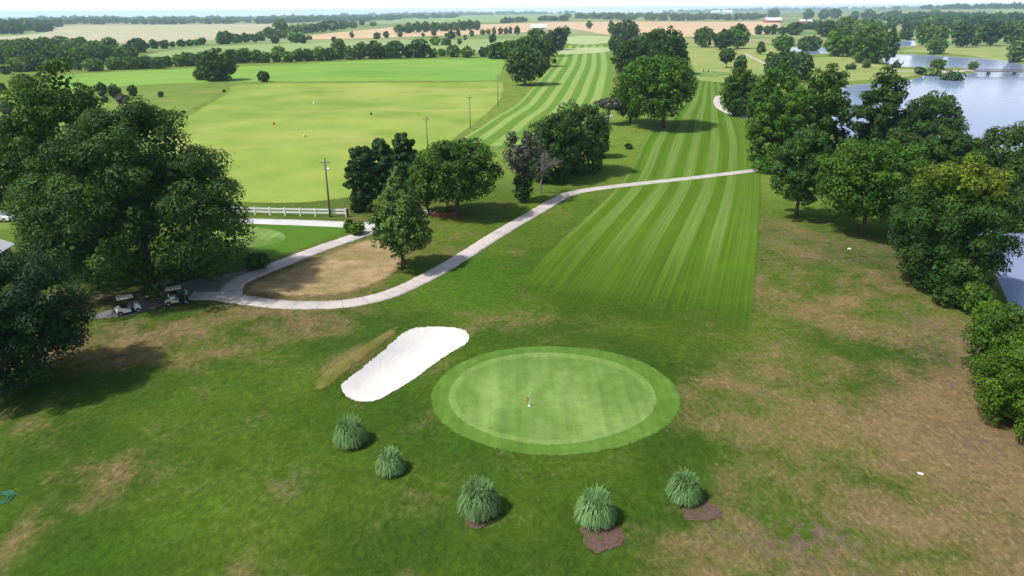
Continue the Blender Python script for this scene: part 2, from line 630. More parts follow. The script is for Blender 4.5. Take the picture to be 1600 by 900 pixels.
# ------------------------------------------------------------------ ground sheet
ang = np.concatenate([np.arange(-180, -50, 4.0), np.arange(-50, 50, .2), np.arange(50, 180, 4.0)]) * math.pi / 180
RAT = 1.012
rad = 5.0 * RAT ** np.arange(0, int(math.log(13500 / 5.0) / math.log(RAT)) + 1)
A_, R_ = np.meshgrid(ang, rad)
GX, GY = (R_ * np.sin(A_)).ravel(), (R_ * np.cos(A_)).ravel()
GZ = H(GX, GY)
nr, na = R_.shape
idx = np.arange(nr * na).reshape(nr, na)
a = idx[:-1, :]
b = idx[1:, :]
quads = np.stack([a, np.roll(a, -1, 1), np.roll(b, -1, 1), b], -1).reshape(-1, 4)
gm = np_mesh('ground', np.stack([GX, GY, GZ], 1), quads)
import bmesh
bm = bmesh.new()
bm.from_mesh(gm)
bm.verts.ensure_lookup_table()
bm.faces.new([bm.verts[i] for i in range(na)])
bmesh.ops.recalc_face_normals(bm, faces=bm.faces[:])
bm.to_mesh(gm)
bm.free()

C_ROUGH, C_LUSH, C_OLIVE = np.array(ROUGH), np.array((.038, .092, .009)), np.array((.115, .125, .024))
C_MEAD, C_YG = np.array((.19, .27, .05)), np.array((.15, .235, .030))
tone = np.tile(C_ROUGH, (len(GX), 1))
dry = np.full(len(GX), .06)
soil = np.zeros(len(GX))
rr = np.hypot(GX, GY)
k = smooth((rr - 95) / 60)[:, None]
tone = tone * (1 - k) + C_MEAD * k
# farmland quilt far away
cell = np.floor(GX / 430 + .3 * np.sin(GY / 700)).astype(int) * 7919 + np.floor(np.log(np.maximum(rr, 1)) * 6.5).astype(int) * 104729
hsh = (np.sin(cell * 12.9898) * 43758.5453) % 1.0
PAL = np.array([(.22, .33, .11), (.30, .38, .16), (.42, .38, .20), (.17, .28, .09), (.36, .40, .20), (.25, .30, .12)])
kf = smooth((rr - 620) / 150)[:, None]
tone = tone * (1 - kf) + PAL[(hsh * 6).astype(int)] * kf


def blob(px, py, rx, ry, col=None, w=1.0, dryw=None, soilw=None, rot=0.0, hard=2):
    c = G0(px, py)
    dx, dy = GX - c[0], GY - c[1]
    ex = dx * math.cos(rot) + dy * math.sin(rot)
    ey = -dx * math.sin(rot) + dy * math.cos(rot)
    m = np.exp(-((ex / rx) ** 2 + (ey / ry) ** 2) ** hard) * w
    if col is not None:
        tone[:] = tone * (1 - m[:, None]) + np.array(col) * m[:, None]
    if dryw is not None:
        dry[:] = dry * (1 - m) + dryw * m
    if soilw is not None:
        soil[:] = np.maximum(soil, m * soilw)


# dry ground, right hand side of the hole
blob(1460, 760, 11, 16, dryw=.86, rot=.2, hard=1)
blob(1500, 640, 9, 13, dryw=.92, hard=1)
blob(1420, 500, 10, 14, dryw=.80, hard=1)
blob(1290, 450, 9, 18, dryw=.55, hard=1)
blob(1260, 380, 5, 14, dryw=.62, hard=1)
blob(1500, 860, 12, 8, dryw=.75, hard=1)
blob(1260, 850, 4, 2.2, dryw=.75, soilw=.8, hard=1)
blob(1480, 560, 3, 4, soilw=.55, hard=1)
blob(1540, 700, 4, 4, soilw=.5, hard=1)
blob(1500, 530, 2, 8, soilw=.6, rot=.3, hard=1)
blob(1330, 410, 9, 3, soilw=.5, rot=-.4, hard=1)
blob(1210, 640, 8, 9, dryw=.48, hard=1)
blob(1080, 840, 5, 3, dryw=.5, hard=1)
blob(1360, 560, 6, 3.5, C_LUSH, .8, dryw=.05, hard=1)
blob(1480, 600, 1.5, 1.6, soilw=.7, hard=1)
# less dry, greener or partly bare ground by the trees on the right
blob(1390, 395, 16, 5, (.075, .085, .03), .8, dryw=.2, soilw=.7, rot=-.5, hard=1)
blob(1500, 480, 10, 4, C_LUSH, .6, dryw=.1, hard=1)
# left side dry belt
blob(330, 520, 17, 5.0, dryw=.66, rot=.2, hard=1)
blob(220, 545, 12, 4.5, dryw=.60, hard=1)
blob(90, 640, 10, 4, dryw=.42, hard=1)
blob(500, 500, 8, 2.5, dryw=.62, hard=1)
blob(470, 435, 9, 9, dryw=.98, hard=1)
blob(540, 395, 6, 7, dryw=.95, hard=1)
blob(430, 455, 6, 3, dryw=.85, hard=1)
blob(640, 410, 7, 9, (.115, .13, .024), .8, dryw=.32, hard=1)
blob(700, 360, 9, 12, (.095, .135, .02), .9, dryw=.2, hard=1)
blob(540, 575, 1.3, 6.0, (.17, .165, .04), .9, dryw=.95, rot=-.66, hard=1)
blob(500, 575, 1.1, 6.5, (.030, .085, .012), .9, dryw=.0, rot=-.66, hard=1)
blob(1200, 520, 6, 12, (.085, .125, .018), .7, dryw=.3, hard=1)
blob(760, 505, 10, 3, dryw=.52, hard=1)
blob(450, 760, 2.2, 2, dryw=.85, soilw=.3, hard=1)
blob(170, 750, 5, 3, dryw=.52, hard=1)
blob(20, 850, 2, 4, dryw=.6, hard=1)
# greener belts
blob(400, 600, 9, 9, C_LUSH, .8, dryw=.03, rot=.4, hard=1)
blob(300, 810, 2.0, 11, (.050, .118, .010), .8, dryw=.0, rot=-.95, hard=1)
blob(640, 640, 8, 4, C_LUSH, .6, dryw=.05, hard=1)
blob(900, 760, 18, 5, C_LUSH, .4, dryw=.08, hard=1)
blob(740, 440, 9, 14, (.065, .15, .012), .9, dryw=.06, hard=1)
blob(860, 330, 14, 12, (.085, .165, .014), .9, dryw=.06, hard=1)
blob(480, 365, 9, 7, (.085, .18, .015), .95, dryw=.06, hard=1)
blob(960, 240, 14, 25, (.14, .215, .02), .9, dryw=.05, hard=1)
blob(430, 395, 6, 4, (.11, .125, .03), .9, dryw=.4, hard=1)
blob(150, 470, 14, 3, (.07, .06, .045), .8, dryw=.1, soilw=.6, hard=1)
blob(1110, 220, 22, 60, C_YG, .9, dryw=.05, hard=1)
blob(640, 330, 14, 10, (.11, .14, .025), .8, dryw=.25, hard=1)

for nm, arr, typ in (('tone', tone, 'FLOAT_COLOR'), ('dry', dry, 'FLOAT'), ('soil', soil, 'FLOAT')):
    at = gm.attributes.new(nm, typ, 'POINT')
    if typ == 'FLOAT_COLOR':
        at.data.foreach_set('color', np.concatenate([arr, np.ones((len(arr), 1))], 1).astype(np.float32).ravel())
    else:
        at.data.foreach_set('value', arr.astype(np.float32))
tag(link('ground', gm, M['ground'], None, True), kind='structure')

# water sheet
cs = np.concatenate(LAKES)
mb = MB()
x0, x1, y0, y1 = cs[:, 0].min() - 10, cs[:, 0].max() + 10, cs[:, 1].min() - 10, cs[:, 1].max() + 10
mb.add([(x0, y0, WATER), (x1, y0, WATER), (x1, y1, WATER), (x0, y1, WATER)], [(0, 1, 2, 3)])
tag(mb.build('lake', M['water']), kind='structure')


def catmull(P, n=12, closed=False):
    P = np.asarray(P, float)
    out = []
    N = len(P)
    for i in range(N if closed else N - 1):
        if closed:
            p0, p1, p2, p3 = P[(i - 1) % N], P[i], P[(i + 1) % N], P[(i + 2) % N]
        else:
            p0, p1, p2, p3 = P[max(i - 1, 0)], P[i], P[i + 1], P[min(i + 2, N - 1)]
        for k in range(n):
            t = k / n
            out.append(.5 * ((2 * p1) + (-p0 + p2) * t + (2 * p0 - 5 * p1 + 4 * p2 - p3) * t * t + (-p0 + 3 * p1 - 3 * p2 + p3) * t ** 3))
    if not closed:
        out.append(P[-1])
    return np.array(out)


def sheet(name, px, mat, lift=.03, curve=True, rag=0.0, seed=1, fade=None):
    """flat patch lying on the ground, draped over it"""
    P = np.array([G(*q)[:2] for q in px])
    P = catmull(P, 12, True) if curve else np.concatenate([np.linspace(P[i], P[(i + 1) % len(P)], 12, endpoint=False) for i in range(len(P))])
    if rag:
        rs = np.random.default_rng(seed)
        P = P + rs.normal(0, rag, P.shape)
    mn, mx = P.min(0), P.max(0)
    m = (GX > mn[0]) & (GX < mx[0]) & (GY > mn[1]) & (GY < mx[1])
    ix = np.where(m)[0]
    if len(ix):
        sp = rr[ix] * .008
        sd = poly_sd(GX[ix], GY[ix], P)
        ix = ix[sd < -sp * .4]
    n = len(P)
    extra = []
    if fade is not None and 0 < fade < 8:
        # inner rings so that the soft edge follows the outline smoothly
        T = np.roll(P, -1, 0) - np.roll(P, 1, 0)
        T /= np.linalg.norm(T, axis=1)[:, None] + 1e-9
        area2 = (P[:, 0] * np.roll(P[:, 1], -1) - np.roll(P[:, 0], -1) * P[:, 1]).sum()
        Ni = np.stack([-T[:, 1], T[:, 0]], 1) * (1 if area2 > 0 else -1)
        for kf in (.35, .7, 1.05):
            Q = P + Ni * fade * kf
            ok = poly_sd(Q[:, 0], Q[:, 1], P) < -fade * kf * .8
            extra += [tuple(q) for q in Q[ok]]
        if len(ix):
            ix = ix[poly_sd(GX[ix], GY[ix], P) < -fade * 1.15]
    pts = [Vector(p) for p in P] + [Vector((GX[i], GY[i])) for i in ix] + [Vector(q) for q in extra]
    vo, eo, fo, *_ = delaunay_2d_cdt(pts, [(i, (i + 1) % n) for i in range(n)], [], 1, 1e-4)
    V = np.array([(v.x, v.y) for v in vo])
    Z = H(V[:, 0], V[:, 1]) + lift
    me = bpy.data.meshes.new(name)
    me.from_pydata(np.column_stack([V, Z]).tolist(), [], [tuple(f) for f in fo])
    me.update()
    if len(me.polygons) and me.polygons[0].normal.z < 0:
        me.flip_normals()
    if fade is None:
        fade = .012 * float(np.hypot(*P.mean(0)))
    ed = np.clip(-poly_sd(V[:, 0], V[:, 1], P) / max(fade, 1e-6), 0, 1) if fade > 0 else np.ones(len(V))
    me.attributes.new('edge', 'FLOAT', 'POINT').data.foreach_set('value', ed.astype(np.float32))
    return tag(link(name, me, mat, None, True), kind='structure')


def strip(name, Lpx, Rpx, mat, n=220, m=40, lift=.03):
    """mown strip between two edge curves, uv across and along"""
    def curve(px):
        P = catmull(np.array([G(*q)[:2] for q in px]), 24)
        s = np.concatenate([[0], np.cumsum(np.linalg.norm(np.diff(P, axis=0), axis=1))])
        t = np.linspace(0, s[-1], n)
        return np.stack([np.interp(t, s, P[:, 0]), np.interp(t, s, P[:, 1])], 1)
    L, Rr = curve(Lpx), curve(Rpx)
    u = np.linspace(0, 1, m)
    XY = L[:, None, :] * (1 - u)[None, :, None] + Rr[:, None, :] * u[None, :, None]
    X, Y = XY[..., 0].ravel(), XY[..., 1].ravel()
    V = np.stack([X, Y, H(X, Y) + lift], 1)
    ii = np.arange(n * m).reshape(n, m)
    Fq = np.stack([ii[:-1, :-1], ii[:-1, 1:], ii[1:, 1:], ii[1:, :-1]], -1).reshape(-1, 4)
    me = np_mesh(name, V, Fq)
    uv = np.stack([np.tile(u, n), np.repeat(np.linspace(0, 1, n), m)], 1)[Fq.ravel()]
    me.uv_layers.new(name='uv').data.foreach_set('uv', uv.astype(np.float32).ravel())
    return tag(link(name, me, mat, None, True), kind='structure')


def path(name, px, width, mat, lift=.045):
    P = catmull(np.array([G(*q)[:2] for q in px]), 14)
    T = np.gradient(P, axis=0)
    T /= np.linalg.norm(T, axis=1)[:, None] + 1e-9
    Nn = np.stack([-T[:, 1], T[:, 0]], 1)
    rs = np.random.default_rng(len(px))
    wv = width * (1 + .03 * rs.normal(size=len(P)))
    offs = [-.5, -.5, -.25, 0, .25, .5, .5]
    rows = []
    for j, o in enumerate(offs):
        q = P + Nn * (o * wv)[:, None]
        z = H(q[:, 0], q[:, 1]) + (lift if 0 < j < 6 else -.08)
        rows.append(np.column_stack([q, z]))
    V = np.stack(rows, 1).reshape(-1, 3)
    n, m = len(P), len(offs)
    ii = np.arange(n * m).reshape(n, m)
    Fq = np.stack([ii[:-1, :-1], ii[1:, :-1], ii[1:, 1:], ii[:-1, 1:]], -1).reshape(-1, 4)
    me = np_mesh(name, V, Fq)
    al = np.repeat(np.concatenate([[0], np.cumsum(np.linalg.norm(np.diff(P, axis=0), axis=1))]), m)
    ac = np.tile(np.abs(np.array(offs)) * 2, n)
    me.attributes.new('along', 'FLOAT', 'POINT').data.foreach_set('value', al.astype(np.float32))
    me.attributes.new('across', 'FLOAT', 'POINT').data.foreach_set('value', ac.astype(np.float32))
    return tag(link(name, me, mat), kind='structure')


def ell(cx, cy, a_, b_, n=28, rot=0.0, wob=0.0):
    if wob:
        return [(cx + a_ * (1 + wob * (math.sin(2 * t + .6) + .7 * math.sin(3 * t + 2.1) + .4 * math.sin(5 * t))) * math.cos(t), cy + b_ * (1 + wob * (math.sin(2 * t + .6) + .7 * math.sin(3 * t + 2.1) + .4 * math.sin(5 * t))) * math.sin(t)) for t in np.linspace(0, 2 * math.pi, n, endpoint=False)]
    return [(cx + a_ * math.cos(t) * math.cos(rot) - b_ * math.sin(t) * math.sin(rot), cy + a_ * math.cos(t) * math.sin(rot) + b_ * math.sin(t) * math.cos(rot)) for t in np.linspace(0, 2 * math.pi, n, endpoint=False)]


# ------------------------------------------------------------------ golf course surfaces
strip('fairway', [(738, 518), (868, 376), (965, 285), (1000, 222), (1030, 180), (1062, 150), (1085, 116)],
      [(1175, 592), (1190, 400), (1193, 280), (1187, 222), (1164, 180), (1142, 146), (1130, 117)], M['fairway'])
strip('far_fairway', [(690, 236), (760, 190), (808, 160), (842, 122), (862, 100), (872, 84), (880, 70)],
      [(900, 250), (935, 190), (952, 160), (958, 132), (960, 104), (955, 84), (950, 70)], M['fairway_far'], lift=.05)
sheet('collar', ell(867, 627, 199, 89, wob=.012), M['fringe'], .03, rag=.0, fade=.9)
sheet('green_rim', ell(862, 623, 164, 74, wob=.014), M['fringe2'], .034, rag=.0, fade=.5)
sheet('putting_green', ell(862, 623, 154, 68, wob=.016), M['green'], .038, rag=.0, fade=.9)
sheet('bank_grass', [(484, 612), (494, 588), (526, 563), (572, 534), (612, 511), (628, 504), (622, 524), (585, 554), (548, 584), (512, 610)], M['bank'], .03, fade=1.2)
sheet('sand_bunker', [(533, 607), (538, 597), (560, 580), (582, 562), (605, 543), (632, 520), (655, 512), (690, 511), (722, 515), (733, 526), (727, 538), (700, 554), (670, 575), (640, 597),
                      (617, 611), (590, 625), (565, 628), (544, 621)], M['sand'], .035, rag=.05)
sheet('practice_green', ell(385, 371, 66, 17), M['green'], .03)
sheet('practice_lawn', [(330, 352), (400, 352), (480, 352), (545, 358), (500, 380), (440, 402), (400, 412), (330, 400)], M['lush'], .02)
sheet('practice_field', [(262, 200), (300, 176), (352, 146), (365, 134), (440, 130), (560, 129), (680, 129), (772, 127), (790, 134), (782, 160), (742, 196), (694, 232), (600, 290), (520, 314), (380, 318), (260, 300), (200, 260)], M['range'], .03)
sheet('crop_field', [(40, 128), (130, 115), (300, 107), (460, 100), (560, 95), (700, 92), (775, 91), (792, 96), (786, 118), (770, 126), (640, 127), (480, 128), (360, 129), (240, 132), (100, 140)], M['crop'], .04)
sheet('meadow', [(-80, 190), (-40, 140), (60, 126), (240, 131), (355, 131), (345, 147), (300, 174), (240, 210), (100, 330), (-80, 330)], M['meadow'], .025)
sheet('straw_field', [(-60, 62), (60, 52), (105, 41), (250, 39), (445, 38), (430, 50), (340, 63), (180, 69), (-60, 74)], M['wheat'], .3)
sheet('pale_field', [(225, 86), (330, 73), (470, 67), (560, 63), (700, 63), (800, 62), (790, 80), (600, 84), (420, 84), (300, 92)], M['palegreen'], .15)
sheet('ploughed_field', [(470, 62), (500, 53), (580, 46), (640, 41), (790, 37), (900, 34), (1100, 34), (1210, 34), (1215, 50), (1085, 58), (960, 57), (885, 46), (800, 52), (640, 58)], M['stubble'], .25)
sheet('far_teal_field', [(560, 36), (690, 26), (830, 22), (900, 24), (880, 32), (700, 36)], M['palegreen'], .4)
sheet('far_right_field', [(1430, 14), (1500, 10), (1620, 8), (1640, 17), (1520, 17)], M['palegreen'], .5)
sheet('right_meadow', [(1080, 66), (1200, 70), (1235, 86), (1230, 122), (1110, 128), (1078, 110)], M['shore'], .05)
sheet('far_green', ell(1110, 116, 34, 5), M['green'], .09)
sheet('tee_turf', [(876, 66), (892, 56), (955, 57), (956, 66), (915, 70)], M['tee'], .1)
sheet('tee_bank', [(868, 84), (880, 76), (955, 74), (958, 80), (920, 84)], M['tee'], .11)
sheet('peninsula_lawn', [(1262, 92), (1330, 90), (1380, 102), (1440, 110), (1440, 117), (1420, 122), (1340, 128), (1318, 130), (1265, 128)], M['shore'], .05)
sheet('far_shore_lawn', [(1440, 74), (1500, 73), (1640, 76), (1640, 97), (1600, 96), (1500, 86), (1440, 83), (1400, 80)], M['shore'], .06)

sheet('dry_grass', [(372, 462), (372, 447), (386, 437), (440, 417), (500, 394), (560, 372), (598, 362), (640, 385), (640, 420), (600, 448), (540, 466), (480, 470), (420, 468)], M['drygrass'], .028, fade=5.0)
path('cart_path', [(296, 463), (340, 463), (375, 468), (430, 475), (485, 477), (545, 474), (605, 461), (660, 437), (720, 403), (780, 365), (840, 330), (885, 305), (925, 296), (1000, 287), (1100, 276), (1150, 270), (1190, 265)], 2.35, M['path'])
path('loop_path', [(362, 468), (362, 452), (374, 440), (400, 428), (440, 412), (500, 389), (555, 370), (592, 357)], 2.5, M['path'], .05)
path('gravel_drive', [(300, 344), (390, 345.5), (470, 348), (545, 351), (610, 354)], 3.0, M['drive'], .04)
path('far_cart_path', [(1124, 150), (1120, 158), (1124, 167), (1136, 175), (1150, 180), (1168, 185)], 2.4, M['path'], .07)
path('meadow_path', [(1165, 84), (1180, 92), (1200, 102)], 2.2, M['path'], .09)
path('causeway_path', [(1385, 113), (1420, 111), (1460, 112), (1500, 111), (1524, 111.5)], 3.0, M['path'], .12)
path('short_path', [(944, 196), (946, 186), (955, 180)], 1.6, M['path'], .06)
sheet('asphalt_apron', [(140, 497), (190, 478), (230, 462), (290, 440), (360, 428), (420, 415), (400, 430), (372, 444), (362, 462), (300, 468), (240, 482), (200, 494)], M['apron'], .025)

# ------------------------------------------------------------------ trees


def quads_from(P, Nn, size, rs, asp=.72):
    n = len(P)
    t = rs.normal(size=(n, 3))
    t -= Nn * (t * Nn).sum(1)[:, None]
    t /= np.linalg.norm(t, axis=1)[:, None] + 1e-9
    b = np.cross(Nn, t)
    s = size[:, None]
    bend = Nn * s * rs.uniform(-.25, .25, (n, 1))
    V = np.stack([P - t * s + bend, P - b * s * asp, P + t * s + bend, P + b * s * asp], 1).reshape(-1, 3)
    return V


def crown_geo(w, h, base, style, leaf, rs, dens=3.4, ytop=False):
    """leaf clusters of a crown standing at the origin: verts, tints"""
    a_, c_ = w / 2, (h - base) / 2
    zc = base + c_
    K = {'oak': 62, 'dome': 62, 'oval': 56, 'cone': 50, 'bush': 30, 'ragged': 34, 'pyramid': 150, 'umbrella': 20, 'far': 14}[style]
    dome = style == 'dome'
    if dome:
        style = 'oak'
    if style == 'oak':
        K = int(np.clip(34 + 6.0 * w, 40, 165))
    fs = math.sqrt(62 / K) if style == 'oak' else 1.0
    i = np.arange(K) + .5
    ph = np.arccos(1 - 2 * i / K)
    th = math.pi * (1 + 5 ** .5) * i + rs.uniform(0, 6.28)
    D = np.stack([np.cos(th) * np.sin(ph), np.sin(th) * np.sin(ph), np.cos(ph)], 1) + rs.normal(0, .13, (K, 3))
    D /= np.linalg.norm(D, axis=1)[:, None]
    # lumpy outline: a few big limbs push the crown out
    lob = rs.normal(size=(7, 3))
    lob /= np.linalg.norm(lob, axis=1)[:, None]
    e = np.minimum(.82 + .22 * np.clip((D @ lob.T).max(1), 0, 1) ** 3 + rs.normal(0, .055, K), 1.06)
    if style == 'pyramid':
        e = .93 + rs.normal(0, .035, K)
    q = D * e[:, None]
    rcf = rs.uniform(.15, .27, K) * fs
    if style == 'bush' or style == 'far':
        rcf = rs.uniform(.26, .38, K)
    # profile
    z = q[:, 2]
    if style == 'oak':
        hz = np.where(z < 0, 1.0 + .05 * z, 1.0)
        q[:, 2] = np.where(z < 0, z * 1.16, z)
        if dome:
            hz = np.clip(.98 - .34 * z, .5, 1.22)
    elif style in ('cone', 'pyramid'):
        hz = np.clip(.80 - .72 * z, .08, 1.3)
        rcf = rcf * (.95 if style == 'cone' else .58) * np.clip(1.05 - .35 * z, .5, 1.2)
    elif style == 'oval':
        hz = 1.04 - .22 * z
    elif style == 'umbrella':
        hz = 1 + 0 * z
        q[:, 2] = np.abs(q[:, 2])
    else:
        hz = 1 + 0 * z
    if style == 'pyramid':
        rcf = rcf * .85
    r = rcf * a_
    sh = 1 - rcf * .75
    Cc = np.stack([q[:, 0] * hz * a_ * sh, q[:, 1] * hz * a_ * sh, zc + q[:, 2] * (c_ * 1.12 - r * .45)], 1)
    # inner clumps
    Ki = K // 3
    qi = rs.normal(size=(Ki, 3))
    qi *= (rs.uniform(.15, .6, (Ki, 1)) / np.linalg.norm(qi, axis=1)[:, None])
    Ci = np.stack([qi[:, 0] * a_, qi[:, 1] * a_, zc + qi[:, 2] * c_], 1)
    Cc = np.concatenate([Cc, Ci])
    r = np.concatenate([r, rs.uniform(.2, .3, Ki) * a_ * fs])
    if style == 'pyramid':
        tl = np.linspace(.45, .98, 9)
        Cc = np.concatenate([Cc, np.stack([0 * tl, 0 * tl, base + (h - base) * tl], 1)])
        r = np.concatenate([r, a_ * (.07 + .34 * (1 - tl))])
    K = len(r)
    area = 4 * math.pi * ((a_ * a_) * .34 + .66 * a_ * c_)
    N = int(np.clip(dens * area / (leaf * leaf), 60, 90000))
    cl = rs.choice(K, N, p=(r ** 2) / (r ** 2).sum())
    d = rs.normal(size=(N, 3))
    d[:, 2] += .45
    d /= np.linalg.norm(d, axis=1)[:, None]
    rad_ = 1.04 - .42 * rs.random(N) ** 1.6
    far = rs.random(N) < (.02 if style == 'pyramid' else .06)
    rad_[far] *= rs.uniform(1.1, 1.35, far.sum())
    P = Cc[cl] + d * (r[cl] * rad_)[:, None] * np.array([1, 1, .78])
    P[:, 2] = np.maximum(P[:, 2], base * .5 + .02)
    Nn = d * 1.0 + rs.normal(0, .36, (N, 3)) + np.array([0, 0, .22])
    Nn /= np.linalg.norm(Nn, axis=1)[:, None]
    size = leaf * rs.uniform(.38, .75, N)
    # bigger leaf masses inside, so that the crown closes
    nb = max(12, N // 7)
    ib = rs.integers(0, N, nb)
    ctr = np.array([0, 0, zc])
    P[ib] = ctr + (P[ib] - ctr) * rs.uniform(.72, .93, (nb, 1))
    size[ib] *= 2.6
    V = quads_from(P, Nn, size, rs)
    bt = rs.uniform(.72, 1.32, K)[cl] * rs.uniform(.75, 1.25, N)
    yl = np.clip(rs.uniform(0, .55, K)[cl] + rs.normal(0, .16, N), 0, 1)
    if ytop:
        yl = yl * .3 + .8 * smooth(((P[:, 2] - base) / (h - base) - .74) / .2) * (.4 + rs.random(K)[cl])
    tint = np.stack([np.repeat(bt, 4), np.repeat(np.clip(yl, 0, 1), 4), np.zeros(4 * N)], 1)
    return V, tint, Cc


def leaf_mesh(name, V, tint):
    n = len(V) // 4
    me = np_mesh(name, V, np.arange(4 * n).reshape(n, 4))
    at = me.attributes.new('tint', 'FLOAT_COLOR', 'POINT')
    at.data.foreach_set('color', np.concatenate([tint, np.ones((len(tint), 1))], 1).astype(np.float32).ravel())
    return me


def limbs(mb, h, base, Cc, rs, r0, n=6, split=.35, lean=(0, 0), mi=0):
    top = base + (h - base) * .55
    p0, p1 = np.array([0, 0, -.3]), np.array([lean[0], lean[1], top])
    tr = [p0 + (p1 - p0) * t + np.array([rs.normal(0, .12 * r0), rs.normal(0, .12 * r0), 0]) * (t > 0) for t in np.linspace(0, 1, 6)]
    mb.tube(tr, [r0 * 1.45, r0 * 1.02, r0 * .9, r0 * .7, r0 * .5, r0 * .22], 9, mi)
    for c in Cc[rs.choice(len(Cc), min(n, len(Cc)), replace=False)]:
        s = rs.uniform(split, .85)
        st = p0 + (p1 - p0) * s
        en = np.array(c)
        if en[2] < st[2]:
            en[2] = st[2] + .5
        md = (st + en) / 2 + np.array([0, 0, .12 * np.linalg.norm(en - st)])
        rb = r0 * (.62 - .4 * s)
        mb.tube([st, md, en], [rb, rb * .6, rb * .15], 6, mi)


_cnt = [100]


def tree(bx, by, top, w, label, style='oak', col='mid', cb=.18, name='deciduous_tree', cat='tree', group=None, dx=0, bark=None, parts=None, dens=3.4, tr=1.0):
    """tree standing where the photo's base pixel meets the ground; size from the photo"""
    _cnt[0] += 1
    rs = np.random.default_rng(_cnt[0])
    g = G(bx, by)
    dep = depth_of(*g)
    # height: where the ray through the top pixel passes over the base
    d = ray(bx, top)
    Yd = math.hypot(g[0], g[1])
    h = CZ + d[2] / math.hypot(d[0], d[1]) * Yd - g[2]
    h = max(h, .5)
    sc = F / dep
    wm = w / sc
    if cb <= .06 and (style == 'bush' or cb < .055) and dep < 420:
        # low crown: its visible bottom, top and width are given; solve for size and standing place
        for _ in range(5):
            dd = math.hypot(g[0], g[1])
            al = math.atan2(CZ, dd)
            a2, he = w / 2 / sc, (by - top) / 2 / sc
            cc = math.sqrt(max(he * he - (a2 * math.sin(al)) ** 2, (.5 * a2) ** 2)) / math.cos(al)
            zc_ = cc * .96
            rc_ = ray(bx, (by + top) / 2)
            tt_ = (h1(g[0], g[1]) + zc_ - CZ) / rc_[2]
            g = np.array([rc_[0] * tt_, rc_[1] * tt_, 0.0])
            g[2] = h1(g[0], g[1])
            dep = depth_of(*g)
            sc = F / dep
        h, wm, cb = 2 * cc, w / sc, .0
    px = 683.0 / dep
    leaf = float(np.clip(2.0 / px, .15, .16 * wm + .10))
    base = h * cb
    V, tint, Cc = crown_geo(wm, h, base, style, leaf, rs, dens, col == 'yellow')
    off = np.array([dx / sc, 0, 0])
    V = V + off
    Cc = Cc + off
    bark = bark or BARK
    big = (by - top) >= 34 if parts is None else parts
    r0 = tr * max(.02 * h, .014 * wm + .08)
    rz = 0.0
    if big:
        o = empty(name, g, rz)
        mb = MB()
        limbs(mb, h, base, Cc, rs, r0, 9, lean=(dx / sc * .4, 0))
        mb.build('trunk', bark, o, smooth_shade=True)
        link('crown', leaf_mesh('crown', V, tint), LEAF[col], o)
    else:
        mb = MB()
        if style not in ('bush',):
            mb.tube([(0, 0, -.3), (0, 0, base + (h - base) * .5)], [r0, r0 * .5], 6)
        n4 = len(V)
        n = n4 // 4
        tv = np.array(mb.v).reshape(-1, 3)
        me = bpy.data.meshes.new(name)
        vv = np.concatenate([V, tv]) if len(tv) else V
        faces = np.arange(n4).reshape(n, 4).tolist() + [tuple(n4 + i for i in f) for f in mb.f]
        me.from_pydata(vv.tolist(), [], faces)
        me.polygons.foreach_set('material_index', np.array([0] * n + [1] * len(mb.f), np.int32))
        me.update()
        at = me.attributes.new('tint', 'FLOAT_COLOR', 'POINT')
        tt = np.concatenate([np.concatenate([tint, np.ones((len(tv), 3))]), np.ones((len(vv), 1))], 1)
        at.data.foreach_set('color', tt.astype(np.float32).ravel())
        o = link(name, me, [LEAF[col], bark])
        o.location = g
    return tag(o, label, cat, group)


# --- the big trees on the left
tree(240, 446, 160, 300, 'huge dark spreading tree over the parked golf carts', 'dome', 'dark', .10)
tree(98, 425, 134, 182, 'tall dark tree with a sunlit top, left of the huge tree above the carts', 'oak', 'mid', .02)
tree(-2, 334, 196, 140, 'dark tree cut by the left edge above the grey roof', 'oak', 'dark', .02)
tree(38, 604, 398, 226, 'bluish dark tree at the lower left edge, left of the golf carts', 'oak', 'blue', .10)
# --- middle ground
tree(630, 420, 264, 104, 'young pyramid shaped tree alone between the two cart paths', 'pyramid', 'young', .17, dens=5.0)
tree(571, 328, 229, 54, 'dark cedar nearest the white fence, left of three cedars', 'oval', 'cedar', .07, 'cedar_tree', dens=6.0, group='three dark cedars')
tree(602, 312, 221, 50, 'dark narrow cedar in the middle of three cedars', 'oval', 'cedar', .07, 'cedar_tree', dens=6.0, group='three dark cedars')
tree(634, 296, 209, 48, 'dark cedar at the right of three cedars, close to a utility pole', 'oval', 'cedar', .07, 'cedar_tree', dens=6.0, group='three dark cedars')
tree(559, 332, 314, 24, 'small dark bush at the foot of the cedar nearest the white fence', 'bush', 'cedar', .0, 'bush', 'bush')
tree(715, 337, 221, 138, 'broad green tree over the red brick flower bed', 'oak', 'mid', .24)
tree(668, 332, 238, 62, 'narrow green tree behind the young pyramid tree', 'oval', 'mid', .2)
tree(816, 317, 204, 66, 'greyish thin tree with ivy round its trunk beside the cart path', 'ragged', 'grey', .34, bark=BARK, dens=1.5)
tree(818, 316, 262, 34, 'dark ivy mound round the trunk of the greyish thin tree', 'oval', 'dark', .0, 'ivy', 'ivy')
tree(862, 285, 182, 96, 'dark rounded tree behind the leafless tree', 'oak', 'dark', .03)
tree(908, 270, 166, 100, 'large rounded olive tree left of the fairway, before its cast shadow', 'oak', 'olive', .03)
tree(932, 246, 184, 44, 'small dark tree at the right end of the rounded clump', 'oak', 'dark', .05)
tree(1037, 200, 91, 132, 'tall full tree with a bare trunk in the middle of the fairway', 'oak', 'mid', .24, dx=-14)
tree(985, 192, 128, 66, 'low leafy tree touching the tall fairway tree', 'oak', 'mid', .22)
